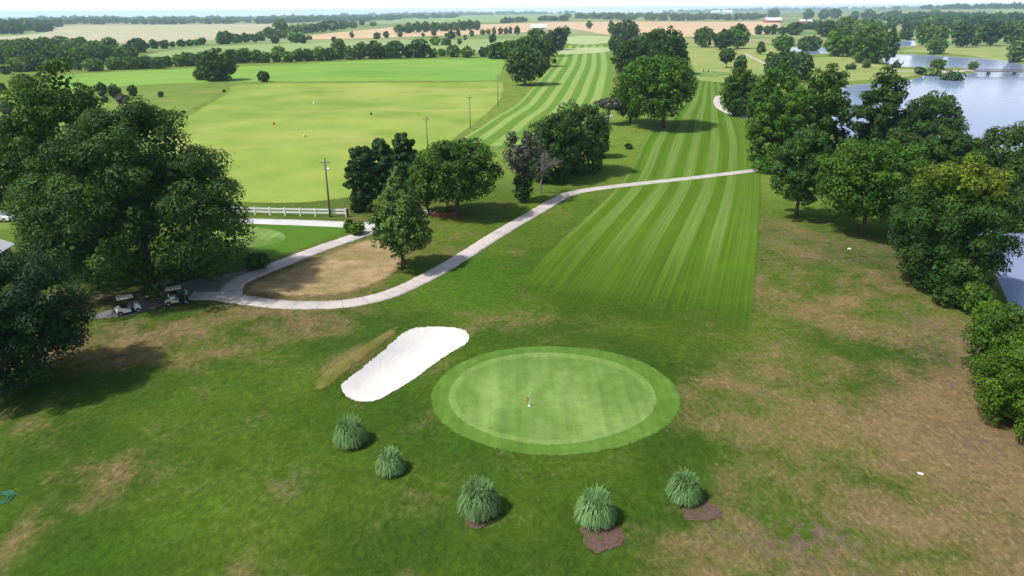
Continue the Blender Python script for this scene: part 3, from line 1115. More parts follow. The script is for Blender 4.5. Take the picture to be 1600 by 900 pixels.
tree(951, 195, 154, 46, 'small grey flat topped tree left of the tall fairway tree', 'umbrella', 'grey', .45, bark=BARKG)
tree(983, 114, 64, 58, 'dark tree at the left of the clump behind the tall fairway tree', 'oak', 'dark', .04)
tree(1037, 116, 51, 82, 'dark broad tree at the right of the clump behind the tall fairway tree', 'oak', 'dark', .04)
tree(1012, 104, 54, 60, 'dark round tree in the middle of the clump behind the tall fairway tree', 'oak', 'mid', .04)
tree(962, 80, 57, 26, 'small olive tree left of the dark clump behind the fairway tree', 'oak', 'olive', .05)
tree(977, 64, 33, 46, 'pale round tree beyond the dark clump, before the ploughed field', 'oak', 'olive', .05)
tree(955, 56, 33, 12, 'slim pale tree at the far tee', 'oval', 'pale', .1)
tree(920, 46, 32, 10, 'tiny pale tree standing alone on the ploughed field edge', 'oval', 'pale', .15)
# row along the far fairway
tree(820, 133, 77, 72, 'olive tree at the near end of the row left of the far fairway', 'oak', 'olive', .2)
tree(845, 104, 62, 46, 'dark tree second in the row left of the far fairway', 'oak', 'dark', .05)
tree(822, 96, 58, 44, 'green tree on the field side of the row left of the far fairway', 'oak', 'mid', .05)
tree(800, 92, 64, 40, 'low green tree at the field end of the row left of the far fairway', 'oak', 'mid', .02)
tree(776, 92, 68, 32, 'low bushy tree where the row meets the green crop', 'oak', 'mid', .02)
tree(862, 88, 50, 34, 'greyish half bare tree in the row left of the far fairway', 'ragged', 'grey', .1)
tree(838, 78, 46, 36, 'bright green tree behind the greyish half bare tree', 'oak', 'bright', .05)
tree(874, 78, 44, 26, 'dark green tree at the far end of the row left of the far fairway', 'oak', 'dark', .05)
tree(884, 57, 41, 14, 'small upright tree beyond the far end of the row', 'oval', 'dark', .05)
tree(866, 99, 92, 8, 'little dark shrub on the left edge of the far fairway', 'bush', 'dark', 0, 'shrub', 'shrub')
tree(854, 108, 102, 8, 'little dark shrub nearest on the left edge of the far fairway', 'bush', 'dark', 0, 'shrub', 'shrub')
tree(845, 121, 115, 6, 'tiny shrub beside the olive tree of the fairway row', 'bush', 'dark', 0, 'shrub', 'shrub')
tree(982, 233, 225, 14, 'small dark bush at the end of the shadow left of the fairway', 'bush', 'dark', 0, 'bush', 'bush')
# bushes by the drive
tree(545, 363, 343, 18, 'bright green clipped bush by the drive, taller of two', 'bush', 'bright', 0, 'bush', 'bush', parts=False)
tree(558, 367, 347, 28, 'bright green rounded bush where the drive meets the path', 'bush', 'bright', 0, 'bush', 'bush', parts=False)
tree(402, 420, 396, 42, 'dark low bush by the path, right of the huge tree', 'bush', 'dark', 0, 'bush', 'bush', parts=False)
# --- right side
tree(1243, 341, 203, 102, 'dark oval tree with a bare trunk right of the fairway', 'oval', 'dark', .20, dens=4.5)
tree(1347, 368, 220, 172, 'broad spreading green tree with its trunk in shade, right of the fairway', 'oak', 'mid', .25)
tree(1490, 456, 262, 184, 'large green tree with a yellowing top by the lake', 'oak', 'yellow', .04)
tree(1374, 268, 127, 92, 'tall dark tree before the lake, left of the rounded one', 'oval', 'dark', .05)
tree(1452, 262, 148, 104, 'dark rounded tree before the lake, right of a taller one', 'oak', 'dark', .05)
tree(1215, 268, 150, 92, 'green tree at the fairway edge, lowest of the lakeside clump', 'oak', 'mid', .05)
tree(1280, 258, 122, 100, 'broad green tree in the lakeside clump, reaching the water', 'oak', 'mid', .05)
tree(1208, 215, 112, 84, 'green tree topping the lakeside clump beside the far path', 'oak', 'mid', .05)
tree(1152, 182, 106, 60, 'dark tree at the bend of the far cart path', 'oak', 'mid', .08)
tree(1552, 352, 196, 132, 'dark olive tree by the water at the right edge', 'oak', 'olive', .1)
tree(1460, 332, 203, 116, 'dark tree hidden between the spreading tree and the yellow topped tree', 'oak', 'dark', .1)
tree(1604, 376, 232, 84, 'dark tree cut by the right edge above the yellow topped tree', 'oak', 'dark', .02)
tree(1395, 300, 205, 70, 'grey green tree behind the broad spreading tree', 'oak', 'olive', .1)
tree(1588, 622, 486, 150, 'bright green tree leaning in at the right edge, farther of two', 'oak', 'mid', .05)
tree(1636, 692, 540, 200, 'bright green tree at the lower right edge, nearer of two', 'oak', 'bright', .05)
tree(1482, 480, 440, 44, 'low dark shrub left of the shore shrubs, under the yellow topped tree', 'bush', 'dark', 0, 'shrub', 'shrub')
tree(1524, 492, 442, 58, 'green shrub on the bank between the dry grass and the water', 'bush', 'mid', 0, 'shrub', 'shrub')
tree(1552, 524, 470, 60, 'light green shrub on the bank at the right edge', 'bush', 'bright', 0, 'shrub', 'shrub')
# --- far right
FR = 'trees round the far end of the lake'
for a_ in [
    (1222, 128, 80, 52, 'dark bushy tree above the lakeside clump, left of two', 'oak', 'dark', .03),
    (1254, 124, 84, 40, 'dark bushy tree above the lakeside clump, right of two', 'oak', 'dark', .03),
    (1222, 80, 56, 34, 'bright green round tree before the small far pond', 'oak', 'bright', .08),
    (1263, 83, 56, 38, 'dark tree standing at the small far pond', 'oak', 'dark', .08),
    (1306, 88, 46, 44, 'bright yellow green tree on the peninsula', 'oak', 'bright', .04),
    (1332, 88, 50, 30, 'pale green tree between the bright one and the big dark one on the peninsula', 'oak', 'pale', .04),
    (1358, 98, 44, 60, 'big dark green tree at the water side of the peninsula', 'oak', 'mid', .03),
    (1384, 96, 46, 30, 'dark slim tree at the right of the peninsula clump', 'oval', 'dark', .03),
    (1372, 70, 38, 24, 'pale tree rising behind the peninsula clump', 'oak', 'pale', .1),
    (1350, 62, 31, 40, 'mid green tree far behind the peninsula clump', 'oak', 'mid', .1),
    (1320, 56, 28, 40, 'broad green tree farther behind the peninsula clump', 'oak', 'mid', .1),
    (1290, 58, 34, 36, 'grey green tree behind the bright peninsula tree', 'oak', 'olive', .1),
    (1415, 62, 44, 22, 'round olive tree at the inlet between two woods', 'bush', 'olive', 0),
    (1440, 71, 36, 28, 'first dark tree from the left in the row across the lake', 'oak', 'mid', .14),
    (1466, 70, 40, 28, 'second tree from the left in the row across the lake', 'oak', 'mid', .14),
    (1500, 74, 33, 34, 'tallest dark tree in the row across the lake', 'oak', 'dark', .14),
    (1520, 72, 42, 24, 'small tree right of the tallest in the row across the lake', 'oak', 'mid', .14),
    (1546, 72, 34, 34, 'dark round tree right of the small one in the row across the lake', 'oak', 'dark', .14),
    (1580, 68, 36, 32, 'green tree near the right end of the row across the lake', 'oak', 'mid', .1),
    (1608, 70, 26, 40, 'tree cut by the right edge in the row across the lake', 'oak', 'mid', .1),
    (1462, 85, 59, 32, 'round green bush tree alone on the far lawn by the water', 'oak', 'mid', .05),
    (1584, 98, 64, 30, 'pale drooping willow on the shore at the right edge', 'ragged', 'pale', .05),
    (1466, 108.5, 94, 24, 'round bush on the causeway beside the water', 'bush', 'bright', 0),
    (1521, 109, 97, 16, 'small pale bush at the bridge end of the causeway', 'bush', 'pale', 0),
    (1438, 116, 106, 18, 'low dark bush at the near side of the causeway start', 'bush', 'dark', 0),
    (1490, 115, 109, 34, 'low dark scrub along the near bank of the causeway', 'bush', 'dark', 0),
    (1458, 115.5, 110, 24, 'low scrub on the near bank under the round causeway bush', 'bush', 'mid', 0),
    (1400, 106, 98, 14, 'low bush at the foot of the dead tree', 'bush', 'dark', 0),
    (1354, 106, 93, 14, 'small upright bush on the peninsula lawn', 'bush', 'mid', 0),
    (1330, 108, 101, 16, 'low dark bush on the peninsula lawn, middle of three', 'bush', 'dark', 0),
    (1297, 106, 101, 12, 'low dark bush on the peninsula lawn, leftmost of three', 'bush', 'dark', 0),
    (1401, 78, 73, 8, 'tiny dark bush at the tip of the far lawn', 'bush', 'dark', 0),
    # right of the far fairway
    (1098, 74, 43, 32, 'round tree left of three on the far lawn right of the fairway', 'oak', 'mid', .08),
    (1128, 78, 48, 34, 'grey green tree in the middle of three on the far lawn', 'oak', 'olive', .12),
    (1152, 76, 37, 36, 'tall pale tree right of three on the far lawn', 'oval', 'mid', .08),
    (1135, 106, 76, 28, 'fan shaped dark tree alone on the yellow lawn', 'oak', 'olive', .3),
    (1157, 112, 88, 22, 'dark leaning tree between the fan shaped tree and the clump', 'oak', 'dark', .05),
    (1188, 85, 65, 16, 'small dark cone shaped tree on the far lawn', 'cone', 'dark', .12),
    (1203, 116, 84, 18, 'narrow dark tree at the left of the upper lakeside clump', 'oval', 'dark', .05),
    (1185, 54, 40, 14, 'small dark tree left of three before the barn', 'oak', 'dark', .1),
    (1198, 54, 41, 12, 'small dark tree in the middle of three before the barn', 'oak', 'dark', .1),
    (1208, 54, 39, 14, 'small dark tree right of three before the barn', 'oak', 'dark', .1),
    (1222, 55, 42, 14, 'thin grey tree right of three before the barn', 'ragged', 'olive', .1),
    (1240, 55, 35, 26, 'broad grey green tree below the red house', 'oak', 'olive', .06),
    (1262, 30, 15, 16, 'tall dark tree behind the red house', 'oval', 'dark', .04),
    (1205, 27, 15, 14, 'dark tree behind the red barn', 'oak', 'dark', .05),
    (1212, 27, 15, 12, 'dark tree behind the right half of the red barn', 'oak', 'dark', .05),
    (1287, 30, 15, 18, 'dark tree right of the tall one behind the red house', 'oak', 'dark', .05),
    (1304, 29, 14, 18, 'rounder dark tree farther right of the red house', 'oak', 'dark', .05),
    (1335, 30, 18, 14, 'small dark tree alone between farmhouse trees and wood', 'oak', 'dark', .05),
    (1356, 30, 16, 22, 'dark tree at the left end of the far right wood', 'oak', 'dark', .05),
    (1395, 42, 28, 20, 'grey green tree before the far right wood', 'oak', 'olive', .05),
    (1418, 44, 27, 22, 'taller grey green tree before the far right wood', 'oak', 'olive', .05),
]:
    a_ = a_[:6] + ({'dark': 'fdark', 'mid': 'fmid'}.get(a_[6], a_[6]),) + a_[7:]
    bushy = 'bush' in a_[4].split() or 'scrub' in a_[4].split()
    tree(*a_, **({'name': 'bush', 'cat': 'bush'} if bushy else {}))

# --- left meadow
for a_ in [
    (340, 126, 82, 62, 'dark spreading tree alone on the green crop', 'oak', 'dark', .03),
    (312, 125, 108, 20, 'low bush against the left side of the tree on the crop', 'bush', 'dark', 0),
    (412, 128, 113, 19, 'single round dark bush right of the tree on the crop', 'bush', 'cedar', 0),
    (158, 150, 130, 18, 'dark round bush in the meadow, left of the close pair', 'bush', 'dark', 0),
    (179, 153, 133, 22, 'dark round bush in the meadow, right of the close pair', 'bush', 'dark', 0),
    (207, 150, 134, 16, 'dark bush standing alone right of the close pair', 'bush', 'dark', 0),
    (191, 162, 149, 22, 'low brown bush in front of the close pair', 'bush', 'grey', 0),
    (163, 160, 151, 11, 'small dark bush below the close pair', 'bush', 'dark', 0),
    (143, 148, 139, 8, 'tiny bush left of the close pair', 'bush', 'olive', 0),
    (126, 152, 141, 16, 'pale small bush at the left of the meadow bushes', 'bush', 'olive', 0),
    (251, 152, 143, 9, 'tiny bush farthest right among the meadow bushes', 'bush', 'olive', 0),
    (8, 178, 160, 22, 'grey bush at the left edge of the meadow', 'bush', 'grey', 0),
    (3, 146, 130, 12, 'dark bush high on the left edge of the meadow', 'bush', 'dark', 0),
    (60, 121, 114, 7, 'tiny dark bush below the left wood', 'bush', 'dark', 0),
    (350, 144, 140, 5, 'tiny bush at the far end of the meadow boundary line', 'bush', 'dark', 0),
    (288, 177, 173, 5, 'tiny bush near the middle of the meadow boundary line', 'bush', 'dark', 0),
]:
    tree(*a_, **({'name': 'bush', 'cat': 'bush'} if 'bush' in a_[4].split() else {}))

ORD = ['first', 'second', 'third', 'fourth', 'fifth', 'sixth', 'seventh', 'eighth', 'ninth', 'tenth', 'eleventh', 'twelfth', 'thirteenth', 'fourteenth', 'fifteenth', 'sixteenth', 'seventeenth', 'eighteenth']
LOOK = {'dark': 'dark green', 'mid': 'mid green', 'bright': 'bright green', 'olive': 'grey green', 'pale': 'pale', 'tan': 'dry brownish', 'cedar': 'blackish', 'grey': 'grey'}


def row(where, items, group, cat='tree', name='hedgerow_tree'):
    """a row of small far trees, each told by its place in the row"""
    items = sorted(items, key=lambda q: q[0])
    for i, (bx, by, tp, w, col) in enumerate(items):
        style = 'far' if (by - tp) < 16 else 'oak'
        lab = LOOK[col]
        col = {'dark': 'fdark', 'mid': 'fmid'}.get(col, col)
        tree(bx, by, tp, w, f'{lab} {cat}, {ORD[i]} from left {where}', style, col, .04, name, cat, group, dens=3.6)


row('at the front of the left wood', [(8, 116, 103, 17, 'dark'), (30, 112, 92, 34, 'mid'), (56, 110, 84, 40, 'dark'), (80, 113, 94, 24, 'pale'), (106, 109, 98, 16, 'bright'), (121, 110, 97, 14, 'dark'),
    (146, 111, 93, 34, 'mid'), (178, 109, 91, 26, 'mid'), (202, 108, 90, 34, 'mid'), (226, 107, 90, 34, 'dark'), (246, 107, 91, 30, 'mid')], 'front trees of the left wood')
row('in the middle of the left wood', [(6, 100, 74, 34, 'mid'), (28, 100, 72, 34, 'bright'), (56, 100, 68, 44, 'dark'), (84, 98, 70, 36, 'mid'), (108, 98, 72, 34, 'dark'), (126, 98, 74, 40, 'bright'), (146, 98, 76, 30, 'olive'),
    (166, 97, 72, 26, 'dark'), (190, 95, 72, 34, 'mid'), (206, 93, 76, 24, 'dark')], 'middle trees of the left wood')
row('at the back of the left wood', [(0, 84, 64, 34, 'mid'), (20, 82, 62, 30, 'mid'), (46, 80, 60, 34, 'bright'), (72, 80, 59, 36, 'mid'), (96, 80, 58, 34, 'olive'), (118, 82, 60, 36, 'mid'), (131, 76, 57, 15, 'dark'),
    (150, 82, 64, 34, 'mid'), (174, 84, 60, 28, 'mid'), (217, 82, 61, 34, 'dark'), (204, 86, 70, 24, 'dark')], 'back trees of the left wood')
row("in the thin line beside the left wood", [(241, 76, 63, 15, 'olive'), (258, 76, 63, 16, 'dark'), (270, 74, 65, 9, 'dark'), (283, 73, 63, 14, 'olive'), (296, 72, 63, 14, 'olive'), (307, 71, 62, 12, 'mid'), (316, 70, 59, 13, 'dark')], 'thin line of trees beyond the crop')
row("in hedge behind the lone crop tree", [(262, 104, 88, 22, 'olive'), (280, 104, 85, 22, 'mid'), (297, 103, 82, 26, 'mid'), (318, 102, 82, 26, 'mid'), (366, 99, 78, 24, 'mid'), (384, 98, 76, 28, 'bright'), (402, 98, 79, 20, 'mid')], 'hedge behind the tree on the crop')
row('in the dark group above the hedge', [(352, 69, 50, 28, 'dark'), (370, 67, 53, 20, 'dark'), (386, 66, 52, 18, 'mid'), (398, 66, 53, 14, 'mid')], 'dark group above the hedge')
row("in left end of long hedgerow above crop", [(416, 98, 82, 18, 'mid'), (433, 97, 80, 20, 'mid'), (450, 97, 81, 22, 'bright'), (436, 86, 73, 22, 'mid'), (468, 96, 77, 22, 'mid'), (484, 95, 77, 22, 'bright'), (500, 95, 74, 24, 'mid'), (516, 94, 74, 22, 'mid')], 'long hedgerow above the crop')
row("in middle of long hedgerow above crop", [(531, 92, 62, 26, 'mid'), (548, 93, 72, 24, 'bright'), (566, 92, 68, 26, 'mid'), (585, 92, 65, 30, 'dark'), (600, 91, 72, 20, 'mid'), (617, 91, 64, 34, 'dark'), (638, 90, 72, 18, 'olive')], 'long hedgerow above the crop')
row("in right end of long hedgerow above crop", [(656, 90, 61, 34, 'dark'), (676, 89, 76, 16, 'mid'), (690, 88, 76, 14, 'mid'), (708, 89, 72, 24, 'mid'), (731, 90, 74, 22, 'mid'), (756, 89, 74, 16, 'olive')], 'long hedgerow above the crop')
row("in the group left of ploughed field", [(408, 64, 50, 16, 'mid'), (422, 60, 44, 22, 'dark'), (440, 52, 30, 22, 'mid'), (440, 60, 46, 24, 'mid'), (462, 67, 52, 26, 'mid'), (430, 68, 56, 16, 'olive'), (474, 68, 55, 14, 'dark')], 'group left of the ploughed field')
row("in the dark belt left of ploughed field", [(458, 53, 40, 18, 'mid'), (474, 52, 38, 20, 'mid'), (490, 51, 38, 20, 'dark'), (505, 50, 35, 20, 'dark'), (520, 48, 33, 22, 'dark'), (536, 46, 34, 20, 'dark'), (550, 44, 34, 18, 'mid'), (566, 40, 32, 10, 'olive'), (583, 41, 35, 12, 'olive')], 'dark belt left of the ploughed field')
row("in the dark belt behind ploughed field", [(624, 53, 40, 18, 'dark'), (638, 52, 38, 18, 'dark'), (652, 51, 36, 18, 'dark'), (666, 50, 35, 18, 'mid'), (680, 50, 36, 18, 'dark'), (694, 49, 36, 18, 'dark'), (708, 48, 34, 18, 'mid'), (722, 48, 33, 18, 'dark'), (734, 47, 32, 16, 'dark'), (745, 47, 32, 12, 'dark')], 'dark belt behind the ploughed field')
row("along the ploughed field's near edge", [(484, 62, 56, 9, 'tan'), (550, 59, 50, 8, 'tan'), (522, 66, 57, 9, 'olive'), (589, 61, 51, 13, 'dark'), (604, 60, 49, 10, 'dark'), (625, 58, 50, 9, 'tan'), (661, 57, 51, 6, 'olive'), (678, 56, 47, 9, 'olive'), (698, 58, 52, 7, 'olive'), (706, 61, 48, 14, 'olive'), (716, 57, 45, 8, 'olive'), (737, 57, 47, 9, 'pale')], 'scattered trees along the ploughed field')
row("in the clumps below the scattered trees", [(680, 71, 58, 18, 'mid'), (697, 71, 60, 18, 'mid'), (718, 70, 60, 8, 'tan'), (727, 63, 54, 6, 'pale')], 'clumps below the scattered trees')
tree(770, 67, 53, 12, 'blackish upright tree standing alone before the brown orchard', 'oval', 'cedar', .02)
row("in the brown orchard beyond the upright tree", [(754, 55, 46, 9, 'mid'), (763, 54, 46, 9, 'mid'), (772, 54, 43, 8, 'tan'), (782, 54, 42, 8, 'tan'), (790, 54, 43, 8, 'tan'), (797, 53, 42, 8, 'tan'), (808, 54, 41, 10, 'olive')], 'brown orchard trees')
row("before the far right wood", [(1430, 47, 33, 18, 'dark'), (1446, 47, 30, 20, 'mid'), (1462, 46, 27, 18, 'mid'), (1480, 46, 32, 20, 'dark'), (1498, 46, 30, 20, 'mid'), (1556, 52, 37, 20, 'bright'), (1574, 52, 34, 20, 'mid'), (1594, 52, 30, 24, 'mid')], 'front trees of the far right wood')


# --- far woods that read as one mass
def wood(name, label, quad_px, n, hm, col, seed, wpx=9.0):
    rs = np.random.default_rng(seed)
    P = np.array(quad_px, float)
    mn, mx = P.min(0), P.max(0)
    Vs, Ts = [], []
    k = 0
    while k < n:
        q = rs.uniform(mn, mx)
        if poly_sd(np.array([q[0]]), np.array([q[1]]), P)[0] > 0:
            continue
        k += 1
        g = G(*q)
        dep = depth_of(*g)
        h = hm * rs.uniform(.7, 1.2)
        w = max(wpx * rs.uniform(.7, 1.3) * dep / F, h * .8)
        V, t, _ = crown_geo(w, h, 0.0, 'far', float(np.clip(2.2 * dep / 683, .6, .3 * w)), rs, 1.5)
        t[:, 0] *= rs.uniform(.8, 1.2)
        Vs.append(V + g)
        Ts.append(t)
    return tag(link(name, leaf_mesh(name, np.concatenate(Vs), np.concatenate(Ts)), LEAF[col]), label, 'wood', kind='stuff')


wood('far_wood', 'dark blue wood filling the far left corner below the sky', [(-60, 57), (40, 54), (95, 47), (98, 40), (60, 36), (-60, 40)], 120, 17, 'dark', 1, 13)
wood('far_wood', 'blue wood along the horizon behind the straw field', [(60, 31), (100, 38), (250, 38.5), (440, 37), (560, 34), (560, 29), (250, 29), (80, 29)], 330, 13, 'dark', 2)
wood('far_wood', 'wood along the horizon behind the dark belts', [(400, 34), (560, 34), (700, 29), (720, 26), (560, 26.5), (400, 28)], 170, 14, 'dark', 3)
wood('far_wood', 'thin wood on the horizon behind the teal field', [(560, 25), (720, 24.5), (900, 21.5), (900, 20.5), (700, 22)], 150, 13, 'dark', 4, 8)
wood('far_wood', 'pale green wood beyond the ploughed field and far tee', [(878, 29), (960, 31), (1060, 33), (1180, 31), (1200, 26), (1060, 25), (880, 24)], 210, 13, 'olive', 5)
wood('far_wood', 'small dark wood before the far ploughed strip', [(836, 33), (890, 32.5), (890, 30), (840, 31)], 30, 9, 'dark', 6)
wood('far_wood', 'small dark wood at the left of the ploughed strip', [(786, 37), (822, 34), (822, 32), (790, 34)], 22, 9, 'dark', 12)
wood('far_wood', 'long blue wood on the ridge at the right horizon', [(1030, 19), (1160, 18), (1400, 15), (1700, 14), (1700, 10), (1400, 11), (1100, 15)], 300, 15, 'dark', 7)
wood('far_wood', 'dark wood behind the row of trees across the lake', [(1350, 32), (1440, 38), (1520, 45), (1700, 46), (1700, 32), (1560, 28), (1460, 24), (1370, 24)], 200, 16, 'dark', 8, 15)
wood('far_wood', 'green wood right behind the bright peninsula tree', [(1230, 50), (1330, 45), (1390, 46), (1390, 42), (1260, 40)], 34, 10, 'olive', 9, 18)

# ------------------------------------------------------------------ leafless tree


def bare_tree(bx, by, top, label, seed, bark, spread=.42, name='bare_tree', depth_n=5, thick=1.0):
    rs = np.random.default_rng(seed)
    g = G(bx, by)
    d = ray(bx, top)
    h = CZ + d[2] / math.hypot(d[0], d[1]) * math.hypot(g[0], g[1]) - g[2]
    o = empty(name, g)
    mbt, mbc = MB(), MB()

    def grow(p, dr, L, r, n, mbx):
        q = p + dr * L
        md = (p + q) / 2 + rs.normal(0, .05 * L, 3)
        mbx.tube([p, md, q], [r, r * .85, r * .68], 5 if n < depth_n - 1 else 7)
        if n == 0:
            return
        for _ in range(3 if n > 1 else 4):
            nd = dr + rs.normal(0, spread, 3) + np.array([0, 0, .16])
            nd /= np.linalg.norm(nd)
            grow(q if rs.random() < .6 else md, nd, L * rs.uniform(.62, .82), r * .6, n - 1, mbc)
    grow(np.array([0, 0, -.2]), np.array([0, 0, 1.0]), h * .27, (h * .015 + .05) * thick, depth_n, mbt)
    mbt.build('trunk', bark, o)
    mbc.build('crown', bark, o)
    return tag(o, label, 'tree')


bare_tree(846, 302, 213, 'leafless grey tree beside the cart path bend', 41, BARKG, .56, depth_n=6)
bare_tree(1402, 107, 81, 'bare dead tree at the water beside the peninsula', 42, BARK, .4, 'dead_tree', 3, 2.4)

# ------------------------------------------------------------------ ornamental grass clumps


def grass_clump(bx, by, top, w, label, seed):
    rs = np.random.default_rng(seed)
    g = G(bx, by)
    sc = F / depth_of(*g)
    Rm = w / 2 / sc * .82
    hm = Rm * 1.3
    n = 3600
    o = empty('ornamental_grass', g)
    az = rs.uniform(0, 2 * math.pi, n)
    lean = np.sqrt(rs.uniform(0, 1, n))
    r0 = Rm * .5 * np.sqrt(rs.uniform(0, 1, n))
    az0 = rs.uniform(0, 2 * math.pi, n)
    L = hm * rs.uniform(.7, 1.3, n) * (1 + .16 * np.sin(az * 2 + seed) + .12 * np.sin(3 * az + 2 * seed))
    ts = np.array([0, .25, .5, .72, .88, 1.0])
    V = np.zeros((n, 6, 2, 3))
    wd = rs.uniform(.022, .05, n)
    dirx, diry = np.cos(az), np.sin(az)
    base = np.stack([r0 * np.cos(az0), r0 * np.sin(az0)], 1)
    az_b = np.where(rs.random(n) < .6, az0, az)
    dirx, diry = np.cos(az_b), np.sin(az_b)
    for j, t in enumerate(ts):
        out = Rm * (.08 + .95 * lean) * (t ** 1.25) * .72
        z = L * np.sin(t * (1.5 + 1.28 * lean ** 1.5)) * (.98 - .42 * lean ** 2)
        c = np.stack([base[:, 0] + dirx * out, base[:, 1] + diry * out, np.maximum(z, .02)], 1)
        hw = (wd * (1 - .75 * t))[:, None]
        sd = np.stack([-diry, dirx, np.zeros(n)], 1) * hw
        V[:, j, 0], V[:, j, 1] = c - sd, c + sd
    V = V.reshape(-1, 3)
    b = (np.arange(n) * 12)[:, None, None]
    q = np.array([[2 * j, 2 * j + 1, 2 * j + 3, 2 * j + 2] for j in range(5)])[None]
    me = np_mesh('blades', V, (b + q).reshape(-1, 4))
    br = np.repeat(rs.uniform(.75, 1.3, n), 12)
    yl = np.repeat(np.clip(rs.normal(.35, .25, n), 0, 1), 12)
    at = me.attributes.new('tint', 'FLOAT_COLOR', 'POINT')
    at.data.foreach_set('color', np.stack([br, yl, 0 * br, 1 + 0 * br], 1).astype(np.float32).ravel())
    link('blades', me, LEAF['clump'], o)
    return tag(o, label, 'ornamental grass', 'ornamental grass clumps round the green'), g, Rm


for q in [(549, 692, 648, 60, 'ornamental grass clump nearest the sand bunker', 61, .2, (0, 0)),
          (611, 736, 700, 52, 'smallest ornamental grass clump, between the bunker clump and the largest', 62, .2, (.1, .1)),
          (749, 799, 742, 76, 'largest ornamental grass clump, near the bottom of the photo', 63, .5, (0, -.4)),
          (930, 812, 760, 72, 'ornamental grass clump with a wide bare mulch bed in front', 64, 1.3, (.2, -1.4)),
          (1068, 778, 734, 62, 'rightmost ornamental grass clump, bare mulch on its right', 65, 1.2, (.75, -1.1))]:
    o, g, Rm = grass_clump(*q[:6])
    rs = np.random.default_rng(q[5])
    # ring of mulch beneath, drawn as ground
    t = np.linspace(0, 2 * math.pi, 40, endpoint=False)
    rrd = (Rm * .72 + q[6] * .35) * (1 + .12 * np.sin(3 * t + q[5]) + rs.normal(0, .06, 40))
    P = np.stack([g[0] + q[7][0] + rrd * np.cos(t), g[1] + q[7][1] + rrd * np.sin(t) * .95], 1)
    V = np.column_stack([P, H(P[:, 0], P[:, 1]) + .045])
    c = np.array([[g[0] + q[7][0], g[1] + q[7][1], h1(g[0] + q[7][0], g[1] + q[7][1]) + .06]])
    me = bpy.data.meshes.new('mulch_bed')
    me.from_pydata(np.concatenate([V, c]).tolist(), [], [(i, (i + 1) % 40, 40) for i in range(40)])
    me.update()
    tag(link('mulch_bed', me, M['mulch']), kind='structure')

# ------------------------------------------------------------------ flag on the green
g = G(827, 635)
o = empty('golf_flag', g)
MB().tube([(0, 0, -.1), (-.06, .0, 1.02)], [.022, .018], 8).build('pole', M['white'], o)
mb = MB()
nz, nx = 7, 7
vs = []
for i in range(nz):
    for j in range(nx):
        u, v = j / (nx - 1), i / (nz - 1)
        vs.append((-.055 - .13 * u + .03 * math.sin(5 * v), .05 * math.sin(7 * u + 2 * v), 1.0 - .55 * v - .18 * u))
mb.add(vs, [(i * nx + j, i * nx + j + 1, (i + 1) * nx + j + 1, (i + 1) * nx + j) for i in range(nz - 1) for j in range(nx - 1)])
f = mb.build('flag', M['red'], o)
sm = f.modifiers.new('thick', 'SOLIDIFY')
sm.thickness = .012
mb = MB()
mb.tube([(0, 0, .0), (0, 0, .075)], [.11, .105], 16)
mb.build('cup_rim', M['white'], o)
tag(o, 'red flag hanging on its pole in the hole on the green', 'golf flag')

# ------------------------------------------------------------------ white fence along the drive
A, B = G(352, 334.5), G(541, 338.5)
e = B[:2] - A[:2]
Lf = float(np.linalg.norm(e))
rz = math.atan2(e[1], e[0])
fo = empty('white_fence', A, rz)
nb = 8
for i in range(nb + 1):
    x = Lf * i / nb
    zz = h1(A[0] + e[0] * i / nb, A[1] + e[1] * i / nb) - A[2]
    mb = MB().box((x, 0, zz + .62), (.18, .18, 1.34)).box((x, 0, zz + 1.31), (.2, .2, .045)).box((x, 0, zz + 1.36), (.17, .17, .06), tx=.2, ty=.2)
    mb.build('post', M['white'], fo)
    if i < nb:
        x2 = Lf * (i + 1) / nb
        z2 = h1(A[0] + e[0] * (i + 1) / nb, A[1] + e[1] * (i + 1) / nb) - A[2]
        for zr in (.60, 1.12):
            p = [(x + .09, -.03, zz + zr - .13), (x2 - .09, -.03, z2 + zr - .13), (x2 - .09, .03, z2 + zr - .13), (x + .09, .03, zz + zr - .13)]
            MB().add(p + [(a_[0], a_[1], a_[2] + .26) for a_ in p], [(3, 2, 1, 0), (4, 5, 6, 7), (0, 1, 5, 4), (1, 2, 6, 5), (2, 3, 7, 6), (3, 0, 4, 7)]).build('rail', M['white'], fo)
tag(fo, 'white two rail fence between the gravel drive and the practice field', 'fence')
g = G(543.5, 339)
o = MB().box((0, 0, .6), (.26, .26, 1.3)).box((0, 0, 1.28), (.3, .3, .06)).build('dark_post', M['black'], bevel=.01)
o.location = g
tag(o, 'dark post standing at the right end of the white fence', 'post')
g = G(538, 331)
o = MB().tube([(0, 0, -.1), (-.75, .1, 2.2)], .03, 6).build('guy_wire', M['rim'])
o.location = g
tag(o, 'thin pale guy wire leaning at the right end of the white fence', 'wire')

# ------------------------------------------------------------------ utility poles


